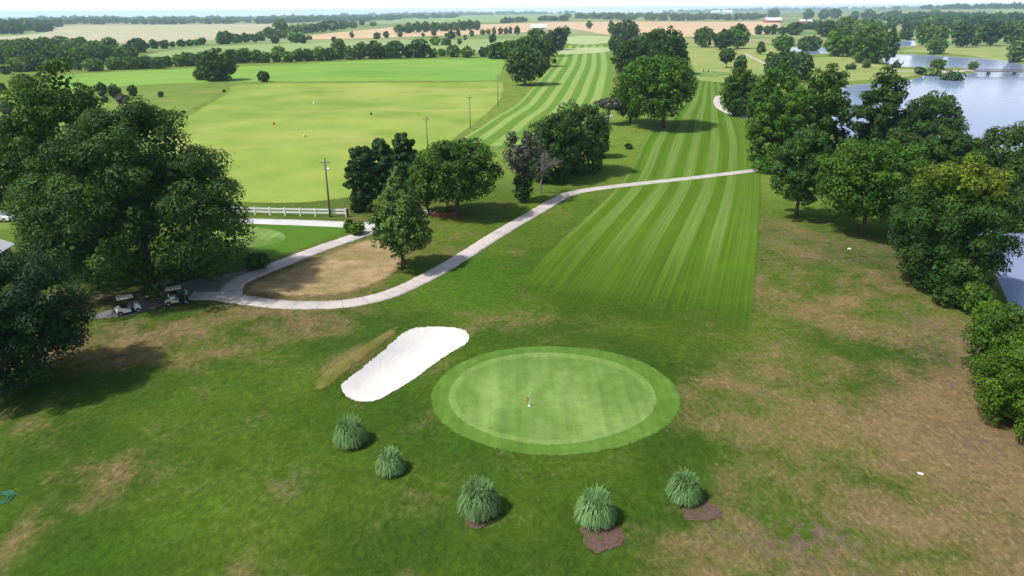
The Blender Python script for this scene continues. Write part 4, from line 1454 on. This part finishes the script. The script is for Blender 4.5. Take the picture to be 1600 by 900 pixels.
def utility_pole(bx, by, top, label, lamp=False, arms=1, lean=0.0):
    g = G(bx, by)
    d = ray(bx, top)
    h = CZ + d[2] / math.hypot(d[0], d[1]) * math.hypot(g[0], g[1]) - g[2]
    o = empty('utility_pole', g)
    MB().tube([(0, 0, -.3), (lean * h * .5, 0, h * .5), (lean * h, 0, h)], [.17, .145, .115] if lamp else [.125, .105, .085], 12).build('pole', M['poleW'], o, smooth_shade=True)
    for k in range(arms):
        z = h - .7 - .55 * k
        c = MB().box((lean * z, .15, z), (1.7, .08, .09)).build('crossarm', M['poleW'], o)
        for x in (-.75, -.35, .35, .75):
            MB().tube([(lean * z + x, .15, z + .06), (lean * z + x, .15, z + .16), (lean * z + x, .15, z + .24)], [.03, .06, .035], 8).build('insulator', M['white'], c)
        for s in (-1, 1):
            MB().tube([(lean * z + s * .65, .15, z - .04), (lean * z, .13, z - .7)], .022, 5).build('brace', M['steel'], o)
    if lamp:
        z = h - 1.5
        l = MB().tube([(lean * z, 0, z), (lean * z + .35, -.3, z + .12), (lean * z + .55, -.45, z + .05)], .028, 6).build('lamp_arm', M['rim'], o)
        MB().tube([(lean * z + .58, -.47, z + .06), (lean * z + .58, -.47, z - .08), (lean * z + .58, -.47, z - .26)], [.08, .22, .16], 12).build('lamp_head', M['white'], l)
    return tag(o, label, 'utility pole', 'utility poles beside the practice field')


utility_pole(516, 339, 246, 'utility pole with a lamp beside the white fence, nearest of the line', True, 1, .01)
utility_pole(669, 247, 181, 'utility pole behind the dark cedars, second of the line')
utility_pole(735, 201, 148, 'utility pole in the open grass, third of the line')
utility_pole(778, 165, 116, 'utility pole farthest of the line, near the fairway tree row')

# ------------------------------------------------------------------ golf carts


def wheel(parent, x, y, r, wdt):
    w = empty('wheel', (x, y, r))
    w.parent = parent
    tp = [(0, s * wdt / 2 * q, 0) for s, q in ((-1, 1), (-1, .8), (1, .8), (1, 1))]
    MB().tube(tp, [r * .86, r, r, r * .86], 18).build('tyre', M['tyre'], w, smooth_shade=False)
    MB().tube([(0, -wdt / 2 - .012, 0), (0, wdt / 2 + .012, 0)], r * .55, 14).build('rim', M['rim'], w)
    return w


def arch_profile(pts_top, xw, r, z0, x0, x1):
    """side panel outline with a round wheel cut-out"""
    arc = [(xw + r * math.cos(t), max(z0, .24 + r * math.sin(t))) for t in np.linspace(0, math.pi, 9)]
    arc = [(x, z) for x, z in arc if x0 < x < x1]
    return pts_top + [(x1, z0)] + arc + [(x0, z0)]


def golf_cart(label, loc, rz, body, seatm, cowl=None):
    o = empty('golf_cart', loc, rz)
    # rear body with wheel arch
    mb = MB()
    mb.prism(arch_profile([(-1.15, .42), (-1.12, .66), (-.95, .80), (-.45, .82), (-.22, .68), (.12, .52), (.28, .50)], -.80, .30, .28, -1.15, .28)[::-1], -.56, .56)
    mb.build('rear_body', body, o, .03)
    # front cowl
    mb = MB()
    mb.prism(arch_profile([(.78, .50), (.86, .98), (.94, 1.0), (1.10, .82), (1.24, .58), (1.27, .36)], .88, .28, .28, .60, 1.27)[::-1] if False else
             [(.62, .30), (.66, .50), (.80, .98), (.90, 1.0), (1.08, .80), (1.24, .56), (1.28, .36), (1.17, .30), (1.10, .44), (.98, .53), (.82, .52), (.70, .42), (.66, .30)][::-1], -.52, .52)
    mb.build('front_cowl', cowl or body, o, .03)
    MB().box((.35, 0, .30), (1.0, 1.05, .06)).build('floor', M['black'], o, .01)
    MB().box((-.28, 0, .86), (.56, 1.0, .14)).build('seat', seatm, o, .04)
    MB().box((-.60, 0, 1.12), (.13, 1.0, .42), shear=-.07).build('backrest', seatm, o, .04)
    # canopy
    mb = MB()
    mb.box((-.02, 0, 1.84), (1.62, 1.14, .09), tx=.93, ty=.93)
    mb.build('roof', M['roofcart'], o, .03)
    for y in (-.48, .48):
        MB().tube([(-.72, y, .80), (-.70, y, 1.3), (-.66, y, 1.81)], .022, 8).build('strut', M['black'], o)
        MB().tube([(.86, y, .96), (.74, y, 1.4), (.62, y, 1.81)], .022, 8).build('strut', M['black'], o)
    MB().add([(.86, -.45, 1.0), (.86, .45, 1.0), (.63, .45, 1.78), (.63, -.45, 1.78), (.875, -.45, 1.0), (.875, .45, 1.0), (.645, .45, 1.78), (.645, -.45, 1.78)],
             [(0, 1, 2, 3), (7, 6, 5, 4), (0, 4, 5, 1), (1, 5, 6, 2), (2, 6, 7, 3), (3, 7, 4, 0)]).build('windshield', M['dark'], o)
    ring = [(.42 + .07 * math.sin(t), -.26 + .17 * math.cos(t), 1.02 + .16 * math.sin(t)) for t in np.linspace(0, 2 * math.pi, 17)]
    st = MB().tube(ring, .016, 6, cap=False).build('steering_wheel', M['black'], o)
    MB().tube([(.42, -.26, 1.02), (.72, -.26, .75)], .02, 6).build('column', M['black'], st)
    for y in (-.47, .47):
        wheel(o, -.80, y, .23, .2)
        wheel(o, .92, y, .23, .18)
        MB().box((1.24, y * .75, .62), (.05, .16, .09)).build('headlight', M['white'], o, .015)
    MB().box((-1.22, 0, .40), (.16, 1.0, .1)).build('bumper', M['black'], o, .02)
    MB().tube([(-.98, -.45, .82), (-1.05, -.45, 1.12), (-1.05, .45, 1.12), (-.98, .45, .82)], .02, 6).build('bag_rack', M['black'], o)
    return tag(o, label, 'golf cart', 'parked golf carts')


def golf_bag(label, loc, rz, mat):
    o = empty('golf_bag', loc, rz)
    b = MB().tube([(0, 0, 0), (-.03, 0, .35), (-.10, 0, .82)], [.13, .14, .15], 12).build('bag', mat, o)
    MB().box((-.2, 0, .3), (.1, .2, .34)).build('pocket', mat, b, .02)
    for i in range(6):
        a_ = i * 1.05
        MB().tube([(-.10 + .07 * math.cos(a_), .07 * math.sin(a_), .75), (-.15 + .1 * math.cos(a_), .1 * math.sin(a_), 1.08)], .012, 5).tube(
            [(-.15 + .1 * math.cos(a_), .1 * math.sin(a_), 1.06), (-.12 + .1 * math.cos(a_), .12 * math.sin(a_), 1.13)], [.02, .035], 6).build('golf_club', M['rim'], o)
    return tag(o, label, 'golf bag')


def heading(p, q):
    return math.atan2(q[1] - p[1], q[0] - p[0])


r1, f1 = G(189, 494.5), G(216, 488)
hd1 = heading(r1, f1)
def cart_loc(rear, hd):
    c = rear[:2] + np.array([math.cos(hd), math.sin(hd)]) * .8 + np.array([-math.sin(hd), math.cos(hd)]) * .47
    return (c[0], c[1], h1(*c) + .03)


golf_cart('white golf cart standing alone at the edge of the dry grass', cart_loc(r1, hd1), hd1, M['white'], M['black'])
r2, f2 = G(264, 479), G(290.6, 474)
hd2 = heading(r2, f2)
L2 = cart_loc(r2, hd2)
golf_cart('beige golf cart with black bags on its rear, people standing by it', L2, hd2, M['cream'], M['white'], M['black'])
u2, n2 = np.array([math.cos(hd2), math.sin(hd2)]), np.array([-math.sin(hd2), math.cos(hd2)])
for k, (s, mt, nm) in enumerate(((-.25, M['black'], 'black golf bag on the rear rack of the beige cart, near side'), (.22, M['trouser'], 'dark golf bag on the rear rack of the beige cart, far side'))):
    p = np.array(L2[:2]) - u2 * 1.14 + n2 * s
    golf_bag(nm, (p[0], p[1], L2[2] + .46), hd2, mt)
p = G(259, 464.5)
golf_cart('golf cart half hidden in deep shade behind the beige cart', (p[0], p[1], p[2] + .03), hd2, M['black'], M['black'])

# ------------------------------------------------------------------ people


def skin_mesh(name, joints, edges, mats, parent=None, sub=2):
    """one continuous surface grown over connected joints (x, y, z, radius)"""
    me = bpy.data.meshes.new(name)
    me.from_pydata([j[:3] for j in joints], edges, [])
    ob = bpy.data.objects.new(name, me)
    COL.objects.link(ob)
    ob.modifiers.new('skin', 'SKIN').use_smooth_shade = True
    sv = me.skin_vertices[0].data
    for i, j in enumerate(joints):
        rx = j[3]
        ry = j[4] if len(j) > 4 else rx
        sv[i].radius = (rx, ry)
        sv[i].use_root = (i == 0)
    ss = ob.modifiers.new('sub', 'SUBSURF')
    ss.levels = ss.render_levels = sub
    dg = bpy.context.evaluated_depsgraph_get()
    nm = bpy.data.meshes.new_from_object(ob.evaluated_get(dg))
    bpy.data.objects.remove(ob)
    nm.name = name
    return link(name, nm, mats, parent, True)


def person(label, loc, rz, shirt, trousers, hair, cap=None, armf=(.18, .05)):
    o = empty('person', loc, rz)
    J, E = [], []

    def j(x, y, z, r, r2=None):
        J.append((x, y, z, r) if r2 is None else (x, y, z, r, r2))
        return len(J) - 1

    def c(*ids):
        for a_, b_ in zip(ids[:-1], ids[1:]):
            E.append((a_, b_))
    pel = j(0, 0, .95, .15, .12)
    wa, ch, nk0 = j(0, 0, 1.12, .14, .11), j(.01, 0, 1.32, .16, .12), j(0, 0, 1.46, .07)
    nk, hb, ht = j(.01, 0, 1.52, .06), j(.03, 0, 1.60, .088), j(.02, 0, 1.70, .085)
    c(pel, wa, ch, nk0, nk, hb, ht)
    nose = j(.125, 0, 1.615, .016)
    c(hb, nose)
    sleeves, legs = [], []
    for s in (-1, 1):
        ea = j(.02, s * .094, 1.625, .018)
        c(hb, ea)
        sh, el, wr = j(0, s * .20, 1.40, .062), j(.02, s * .26, 1.13, .044), j(armf[0] if s > 0 else armf[1] + .06, s * .25, .90, .030)
        c(ch, sh, el, wr)
        hx = J[wr][0]
        pa = j(hx + .02, s * .25, .83, .034, .018)
        c(wr, pa)
        for q in range(4):
            a1 = j(hx + .045 - .022 * q, s * .252, .775, .0095)
            a2 = j(hx + .05 - .022 * q, s * .242, .735 + .006 * abs(q - 1), .0085)
            c(pa, a1, a2)
        t1 = j(hx + .06, s * .235, .82, .011)
        t2 = j(hx + .075, s * .228, .785, .0095)
        c(pa, t1, t2)
        hp, kn, an, toe = j(0, s * .10, .86, .095), j(.02, s * .11, .49, .064), j(-.01, s * .115, .09, .042), j(.15, s * .13, .045, .038)
        c(pel, hp, kn, an, toe)
        sleeves.append((sh, el))
        legs.append((hp, kn, an))
    skin_mesh('body', J, E, M['skin'], o)

    def sub(name, chains, grow, mat, cut=None):
        ids = sorted({i for ch_ in chains for i in ch_}, key=lambda i: [k for ch_ in chains for k in ch_].index(i))
        mp = {i: n for n, i in enumerate(ids)}
        jj = []
        for i in ids:
            q = J[i]
            jj.append((q[0], q[1], q[2], q[3] + grow, (q[4] if len(q) > 4 else q[3]) + grow))
        skin_mesh(name, jj, [(mp[a_], mp[b_]) for ch_ in chains for a_, b_ in zip(ch_[:-1], ch_[1:])], mat, o)
    sub('shirt', [(pel, wa, ch, nk0)] + [(ch, sh, el) for sh, el in sleeves], .035, shirt)
    sub('trousers', [(pel, hp, kn, an) for hp, kn, an in legs], .02, trousers)
    skin_mesh('hair', [(0, 0, 1.70, .082), (-.03, 0, 1.64, .08)], [(0, 1)], hair, o)
    for s in (-1, 1):
        MB().box((.15, s * .13, .04), (.28, .1, .09)).build('shoe', M['white'], o, .03)
        MB().box((.108, s * .032, 1.645), (.012, .02, .012)).build('eye', M['black'], o, .004)
    MB().box((.112, 0, 1.565), (.012, .04, .01)).build('mouth', M['redwall'], o, .004)
    return tag(o, label, 'person')


g = G(294, 472.5)
person('person in a teal shirt and black trousers beside the beige golf cart', g, hd2 + math.pi, M['teal'], M['trouser'], M['hair'])
p = np.array(L2[:2]) + n2 * 1.05 - u2 * .75
person('person in a lavender shirt standing behind the beige golf cart', (p[0], p[1], h1(*p)), hd2 - .8, M['lav'], M['trouser'], M['hair'])
for i, (x, y) in enumerate(((1099, 113), (1106.5, 113.5))):
    person(['dark dressed golfer on the far green, left of two', 'dark dressed golfer on the far green, right of two'][i], G(x, y), 1.0 + i, M['trouser'], M['trouser'], M['hair'])

# ------------------------------------------------------------------ buildings


def prism_house(name, label, cat, origin, rz, Lx, Wy, eave, ridge, wall, roofm, over=.4, doors=(), windows=(), chimney=False):
    """house with gable roof, ridge along local x; origin = near left corner"""
    o = empty(name, origin, rz)
    mb = MB()
    g_ = [(0, 0), (Wy, 0), (Wy, eave), (Wy / 2, ridge), (0, eave)]
    vs = [(0, y, z) for y, z in g_] + [(Lx, y, z) for y, z in g_]
    mb.add(vs, [(0, 4, 3, 2, 1), (5, 6, 7, 8, 9), (0, 1, 6, 5), (1, 2, 7, 6), (4, 0, 5, 9)])
    mb.build('wall', wall, o)
    mb = MB()
    sl = (ridge - eave) / (Wy / 2)
    for s in (0, 1):
        ye = -over if s == 0 else Wy + over
        ze = eave - over * sl
        t = .12
        pts = [(-over, ye, ze + .02), (Lx + over, ye, ze + .02), (Lx + over, Wy / 2, ridge + .02), (-over, Wy / 2, ridge + .02)]
        mb.add(pts + [(a_[0], a_[1], a_[2] + t) for a_ in pts], [(0, 1, 2, 3), (7, 6, 5, 4), (0, 4, 5, 1), (1, 5, 6, 2), (2, 6, 7, 3), (3, 7, 4, 0)])
    rf = mb.build('roof', roofm, o)
    for x, w_, h_ in doors:
        MB().box((x, -.04, h_ / 2), (w_, .08, h_)).build('door', M['dark'], o)
    for x, z, w_, h_ in windows:
        fr = MB().box((x, -.03, z), (w_ + .16, .06, h_ + .16)).build('window', M['white'], o)
        MB().box((x, -.075, z), (w_, .03, h_)).build('pane', M['dark'], fr)
    return tag(o, label, cat)


# clubhouse corner at the left edge: eave line read at 3 m above the ground
E1, E2 = G0(24, 378, 3.0), G0(0, 391.5, 3.0)
dv = E2 - E1
dv /= np.linalg.norm(dv)
nv = np.array([-dv[1], dv[0]])
if nv @ (E1 - np.array([0, 0])) < 0:
    nv = -nv
Lc = 24.0
org = E1 + dv * Lc + nv * .5
rzc = math.atan2(-dv[1], -dv[0])
prism_house('clubhouse', 'dark red walled clubhouse with a grey roof at the left edge', 'building', (org[0], org[1], h1(*E1) - .1), rzc, Lc - .5, 9.0, 3.15, 5.0, M['redwall'], M['greyroof'], .5,
            doors=((18, 1.1, 2.1),), windows=((20.8, 1.5, 1.4, 1.1), (14.5, 1.5, 1.4, 1.1), (11, 1.5, 1.4, 1.1)))


def far_house(px, py, wpx, hpx, name, label, wall, roofm, rz=0.0, Wy=12.0, cat='barn', roof_part=.5, windows=True):
    g = G(px, py)
    sc = F / depth_of(*g)
    Lx, Hh = wpx / sc, hpx / sc / .93
    ev = Hh * (1 - roof_part)
    wn = [(Lx * t, ev * .55, Lx * .07, ev * .35) for t in (.2, .5, .8)] if windows else []
    return prism_house(name, label, cat, (g[0] - Lx / 2, g[1], g[2] - .2), rz, Lx, Wy, ev, Hh, wall, roofm, .3, windows=wn)


far_house(1209, 35.5, 25, 7, 'barn', 'red barn with a long white roof on the far field', M['redbarn'], M['whiteroof'], .0, 16, roof_part=.5)
far_house(1254, 36, 9, 5, 'farmhouse', 'small red house right of the red barn', M['redbarn'], M['whiteroof'], 0, 10, 'house')
far_house(1265, 36, 7, 4.4, 'shed', 'small dark red shed right of the small red house', M['redwall'], M['whiteroof'], 0, 8, 'shed')
far_house(842, 47, 24, 7.5, 'white_barn', 'white roofed barn behind the tree row at the end of the far fairway', M['greyroof'], M['whiteroof'], 0, 18)
far_house(1119, 21.5, 14, 4.5, 'white_shed', 'long white shed on the horizon, left of two', M['white'], M['whiteroof'], 0, 26, 'shed', windows=False)
far_house(1137, 21.5, 15, 5, 'white_shed', 'long white shed on the horizon, right of two', M['white'], M['whiteroof'], 0, 26, 'shed', windows=False)
far_house(266, 97.5, 10, 5, 'white_house', 'small white building in the hedge left of the tree on the crop', M['white'], M['whiteroof'], 0, 5, 'house')
far_house(297, 97, 11, 5, 'white_house', 'small white building half hidden in the hedge close to the tree on the crop', M['white'], M['whiteroof'], 0, 5, 'house')
far_house(1362, 31, 4, 3, 'white_hut', 'tiny white hut before the far right wood', M['white'], M['whiteroof'], 0, 6, 'hut', windows=False)

# parked car half out of the frame at the left edge
g = G(2, 345)
o = empty('parked_car', g, -.12)
mb = MB()
prof = [(-2.2, .35), (-2.25, .85), (-2.1, .98), (-1.2, 1.02), (1.0, 1.0), (2.0, .88), (2.25, .7), (2.25, .35), (1.75, .3), (1.65, .58), (1.38, .7), (1.1, .58), (1.0, .3), (-1.0, .3), (-1.1, .58), (-1.38, .7), (-1.65, .58), (-1.75, .3)]
mb.prism(prof[::-1], -.88, .88)
bd = mb.build('body', M['white'], o, .05)
MB().prism([(-2.0, 1.0), (-1.6, 1.52), (-.2, 1.58), (.5, 1.5), (1.15, 1.0)][::-1], -.80, .80).build('cabin', M['white'], o, .05)
for y in (-.815, .815):
    MB().prism([(-1.75, 1.06), (-1.48, 1.44), (-.45, 1.48), (-.45, 1.06)][::-1], y - .012, y + .012).build('window', M['dark'], o)
    MB().prism([(-.35, 1.06), (-.35, 1.48), (.38, 1.43), (.9, 1.06)][::-1], y - .012, y + .012).build('window', M['dark'], o)
    for x in (-1.38, 1.38):
        wheel(o, x, y * .97, .32, .22)
tag(o, 'white parked car cut by the left edge above the grey roof', 'car')

# ------------------------------------------------------------------ footbridge over the lake
A, B = G0(1524, 111.5, .5), G0(1612, 112.5, .5)
e = (B - A)
Lb = float(np.linalg.norm(e)) + 40
o = empty('footbridge', (A[0], A[1], 0), math.atan2(e[1], e[0]))
MB().box((Lb / 2, 0, .55), (Lb, 2.6, .35)).build('deck', M['wood'], o)
for y in (-1.2, 1.2):
    mb = MB()
    mb.tube([(0, y, 1.55), (Lb, y, 1.55)], .07, 6)
    mb.tube([(0, y, 1.15), (Lb, y, 1.15)], .05, 6)
    for x in np.arange(0, Lb, 2.5):
        mb.box((x, y, 1.1), (.1, .1, .95))
    mb.build('railing', M['wood'], o)
for x in np.arange(6, Lb, 11.5):
    MB().box((x, 0, -1.1), (1.0, 2.2, 3.0)).build('pier', M['steel'], o)
tag(o, 'dark footbridge on piers crossing the lake at the right edge', 'bridge')

# ------------------------------------------------------------------ small things
# flower bed under the broad tree
g = G(695, 336)
o = empty('flower_bed', g, .05)
mb = MB()
for (x, y, lx, ly) in ((0, -1.1, 4.2, .3), (0, 1.1, 4.2, .3), (-1.95, 0, .3, 1.9), (1.95, 0, .3, 1.9)):
    mb.box((x, y, .25), (lx, ly, .7))
mb.build('brick_edging', M['brick'], o)
MB().box((0, 0, .3), (3.6, 1.9, .5)).build('soil', M['mulch'], o)
rs = np.random.default_rng(5)
for k, (x, c_) in enumerate(((-1.2, 'pale'), (-.3, 'bright'), (.6, 'yellow'))):
    V, t, _ = crown_geo(1.0, .95, 0.0, 'bush', .14, rs, 1.2)
    q = link('flowering_plant', leaf_mesh('flowering_plant', V + np.array([x, rs.uniform(-.4, .4), .5]), t), LEAF[c_], o)
tag(o, 'red brick edged flower bed in the shade of the broad tree', 'flower bed')
g = G(665, 333)
o = MB().box((0, 0, .25), (.9, .6, .5), tx=.8, ty=.7).box((.8, .3, .18), (.6, .5, .36), tx=.7, ty=.7).build('pale_stone', plain('pale_stone', (.55, .52, .5), .9, .1), bevel=.05)
o.location = g
tag(o, 'pale stones lying left of the red brick flower bed', 'stone')


def target(px, py, mat, name, label):
    g = G(px, py)
    o = empty(name, g)
    MB().tube([(0, 0, 0), (0, 0, .3), (0, 0, .62)], [.28, .34, .3], 14).build('bucket', mat, o)
    MB().tube([(0, 0, .62), (0, 0, .68)], [.34, .34], 14).build('rim', mat, o)
    return tag(o, label, 'range target')


target(428, 195, M['redplastic'], 'range_target', 'red target on the practice field')
target(476, 214, M['yellowp'], 'range_target', 'yellow target on the practice field')
target(490.5, 162, M['white'], 'range_target', 'white target on the practice field')
target(580, 179.5, M['black'], 'range_target', 'black target on the practice field')
target(865, 136.5, M['orangep'], 'range_target', 'orange marker on the left edge of the far fairway')

# coil of hose, lower left
g = G(3, 779)
pts = []
for t in np.linspace(0, 2 * math.pi * 5.3, 180):
    r_ = .34 + .085 * t / (2 * math.pi) + .02 * math.sin(3.1 * t)
    pts.append((r_ * math.cos(t) + .03 * math.sin(t * .7), r_ * math.sin(t), .05 + .012 * math.sin(2.3 * t)))
pts += [(.9, .35, .05), (1.25, .5, .04)]
o = MB().tube(pts, .021, 6).build('garden_hose', M['hose'], smooth_shade=True)
o.location = g
tag(o, 'coil of teal hose lying on the grass at the left edge', 'hose')
g = G(1438, 741)
o = MB().box((0, 0, .08), (.36, .15, .05), rz=-.5, ty=.8, tx=.95).box((0, 0, .03), (.3, .12, .06), rz=-.5).build('yardage_plate', M['white'], bevel=.01)
o.location = g
tag(o, 'small white plate lying on the dry grass at lower right', 'marker plate')
g = G(1327, 389)
o = MB().box((0, 0, .06), (.45, .2, .12), rz=-.4, tx=.85, ty=.7).build('white_board', M['white'], bevel=.02)
o.location = g
tag(o, 'small white board on the ground in the shade of the broad spreading tree', 'board')

# ------------------------------------------------------------------ light, sky, air
SUN_AZ, SUN_EL = R(-111), R(56)         # azimuth from +Y towards +X
sd_ = Vector((math.sin(SUN_AZ) * math.cos(SUN_EL), math.cos(SUN_AZ) * math.cos(SUN_EL), math.sin(SUN_EL)))
sl = bpy.data.lights.new('sun', 'SUN')
sl.energy, sl.angle, sl.color = 4.1, R(2.2), (1.0, .955, .88)
so = bpy.data.objects.new('sun', sl)
COL.objects.link(so)
so.rotation_euler = sd_.to_track_quat('Z', 'Y').to_euler()
so.location = (0, 0, 200)
w = bpy.data.worlds.new('World')
scene.world = w
w.use_nodes = True
nt = w.node_tree
sky = nt.nodes.new('ShaderNodeTexSky')
sky.sky_type = 'NISHITA'
sky.sun_disc = False
sky.sun_elevation, sky.sun_rotation = SUN_EL, SUN_AZ
sky.air_density, sky.dust_density, sky.ozone_density = 1.0, 2.2, 1.0
bg = nt.nodes['Background']
tc = nt.nodes.new('ShaderNodeTexCoord')
sx = nt.nodes.new('ShaderNodeSeparateXYZ')
nt.links.new(tc.outputs['Generated'], sx.inputs[0])
mp = nt.nodes.new('ShaderNodeMapping')
mp.inputs['Scale'].default_value = (1, 1, 2.6)
nt.links.new(tc.outputs['Generated'], mp.inputs[0])
nz_ = nt.nodes.new('ShaderNodeTexNoise')
nz_.inputs['Scale'].default_value = 2.6
nz_.inputs['Detail'].default_value = 6
nt.links.new(mp.outputs[0], nz_.inputs['Vector'])
cl = nt.nodes.new('ShaderNodeMapRange')          # broken cloud overhead
cl.interpolation_type = 'SMOOTHSTEP'
cl.inputs[1].default_value, cl.inputs[2].default_value = .52, .74
nt.links.new(nz_.outputs[0], cl.inputs[0])
lo = nt.nodes.new('ShaderNodeMapRange')          # white bank of cloud near the horizon
lo.interpolation_type = 'SMOOTHSTEP'
lo.inputs[1].default_value, lo.inputs[2].default_value = .13, .03
lo.inputs[3].default_value, lo.inputs[4].default_value = 0.0, 1.0
nt.links.new(sx.outputs[2], lo.inputs[0])
mxx = nt.nodes.new('ShaderNodeMath')
mxx.operation = 'MAXIMUM'
nt.links.new(cl.outputs[0], mxx.inputs[0])
nt.links.new(lo.outputs[0], mxx.inputs[1])
mc = nt.nodes.new('ShaderNodeMix')
mc.data_type = 'RGBA'
nt.links.new(mxx.outputs[0], mc.inputs[0])
nt.links.new(sky.outputs[0], mc.inputs[6])
mc.inputs[7].default_value = (9.6, 10.2, 11.0, 1)
mc2 = nt.nodes.new('ShaderNodeMix')
mc2.data_type = 'RGBA'
nt.links.new(lo.outputs[0], mc2.inputs[0])
nt.links.new(mc.outputs[2], mc2.inputs[6])
mc2.inputs[7].default_value = (17, 17.6, 18, 1)
nt.links.new(mc2.outputs[2], bg.inputs[0])
bg.inputs[1].default_value = .105

hz = MB().box((0, 0, 45), (29000, 29000, 100)).mesh('haze')
hm = bpy.data.materials.new('haze')
hm.use_nodes = True
ht = hm.node_tree
ht.nodes.remove(ht.nodes['Principled BSDF'])
pv = ht.nodes.new('ShaderNodeVolumePrincipled')
pv.inputs['Color'].default_value = (.58, .80, 1.0, 1)
pv.inputs['Density'].default_value = 1.25e-4
pv.inputs['Anisotropy'].default_value = .2
ht.links.new(pv.outputs[0], ht.nodes['Material Output'].inputs['Volume'])
tag(link('haze', hz, hm), kind='stuff')

scene.view_settings.view_transform = 'Standard'
scene.view_settings.look = 'None'
scene.view_settings.exposure = 0.22
scene.view_settings.gamma = 1.0
c = scene.cycles
c.use_denoising = True
c.max_bounces, c.diffuse_bounces, c.glossy_bounces, c.transmission_bounces, c.volume_bounces, c.transparent_max_bounces = 5, 3, 2, 3, 1, 12
c.caustics_reflective = c.caustics_refractive = False
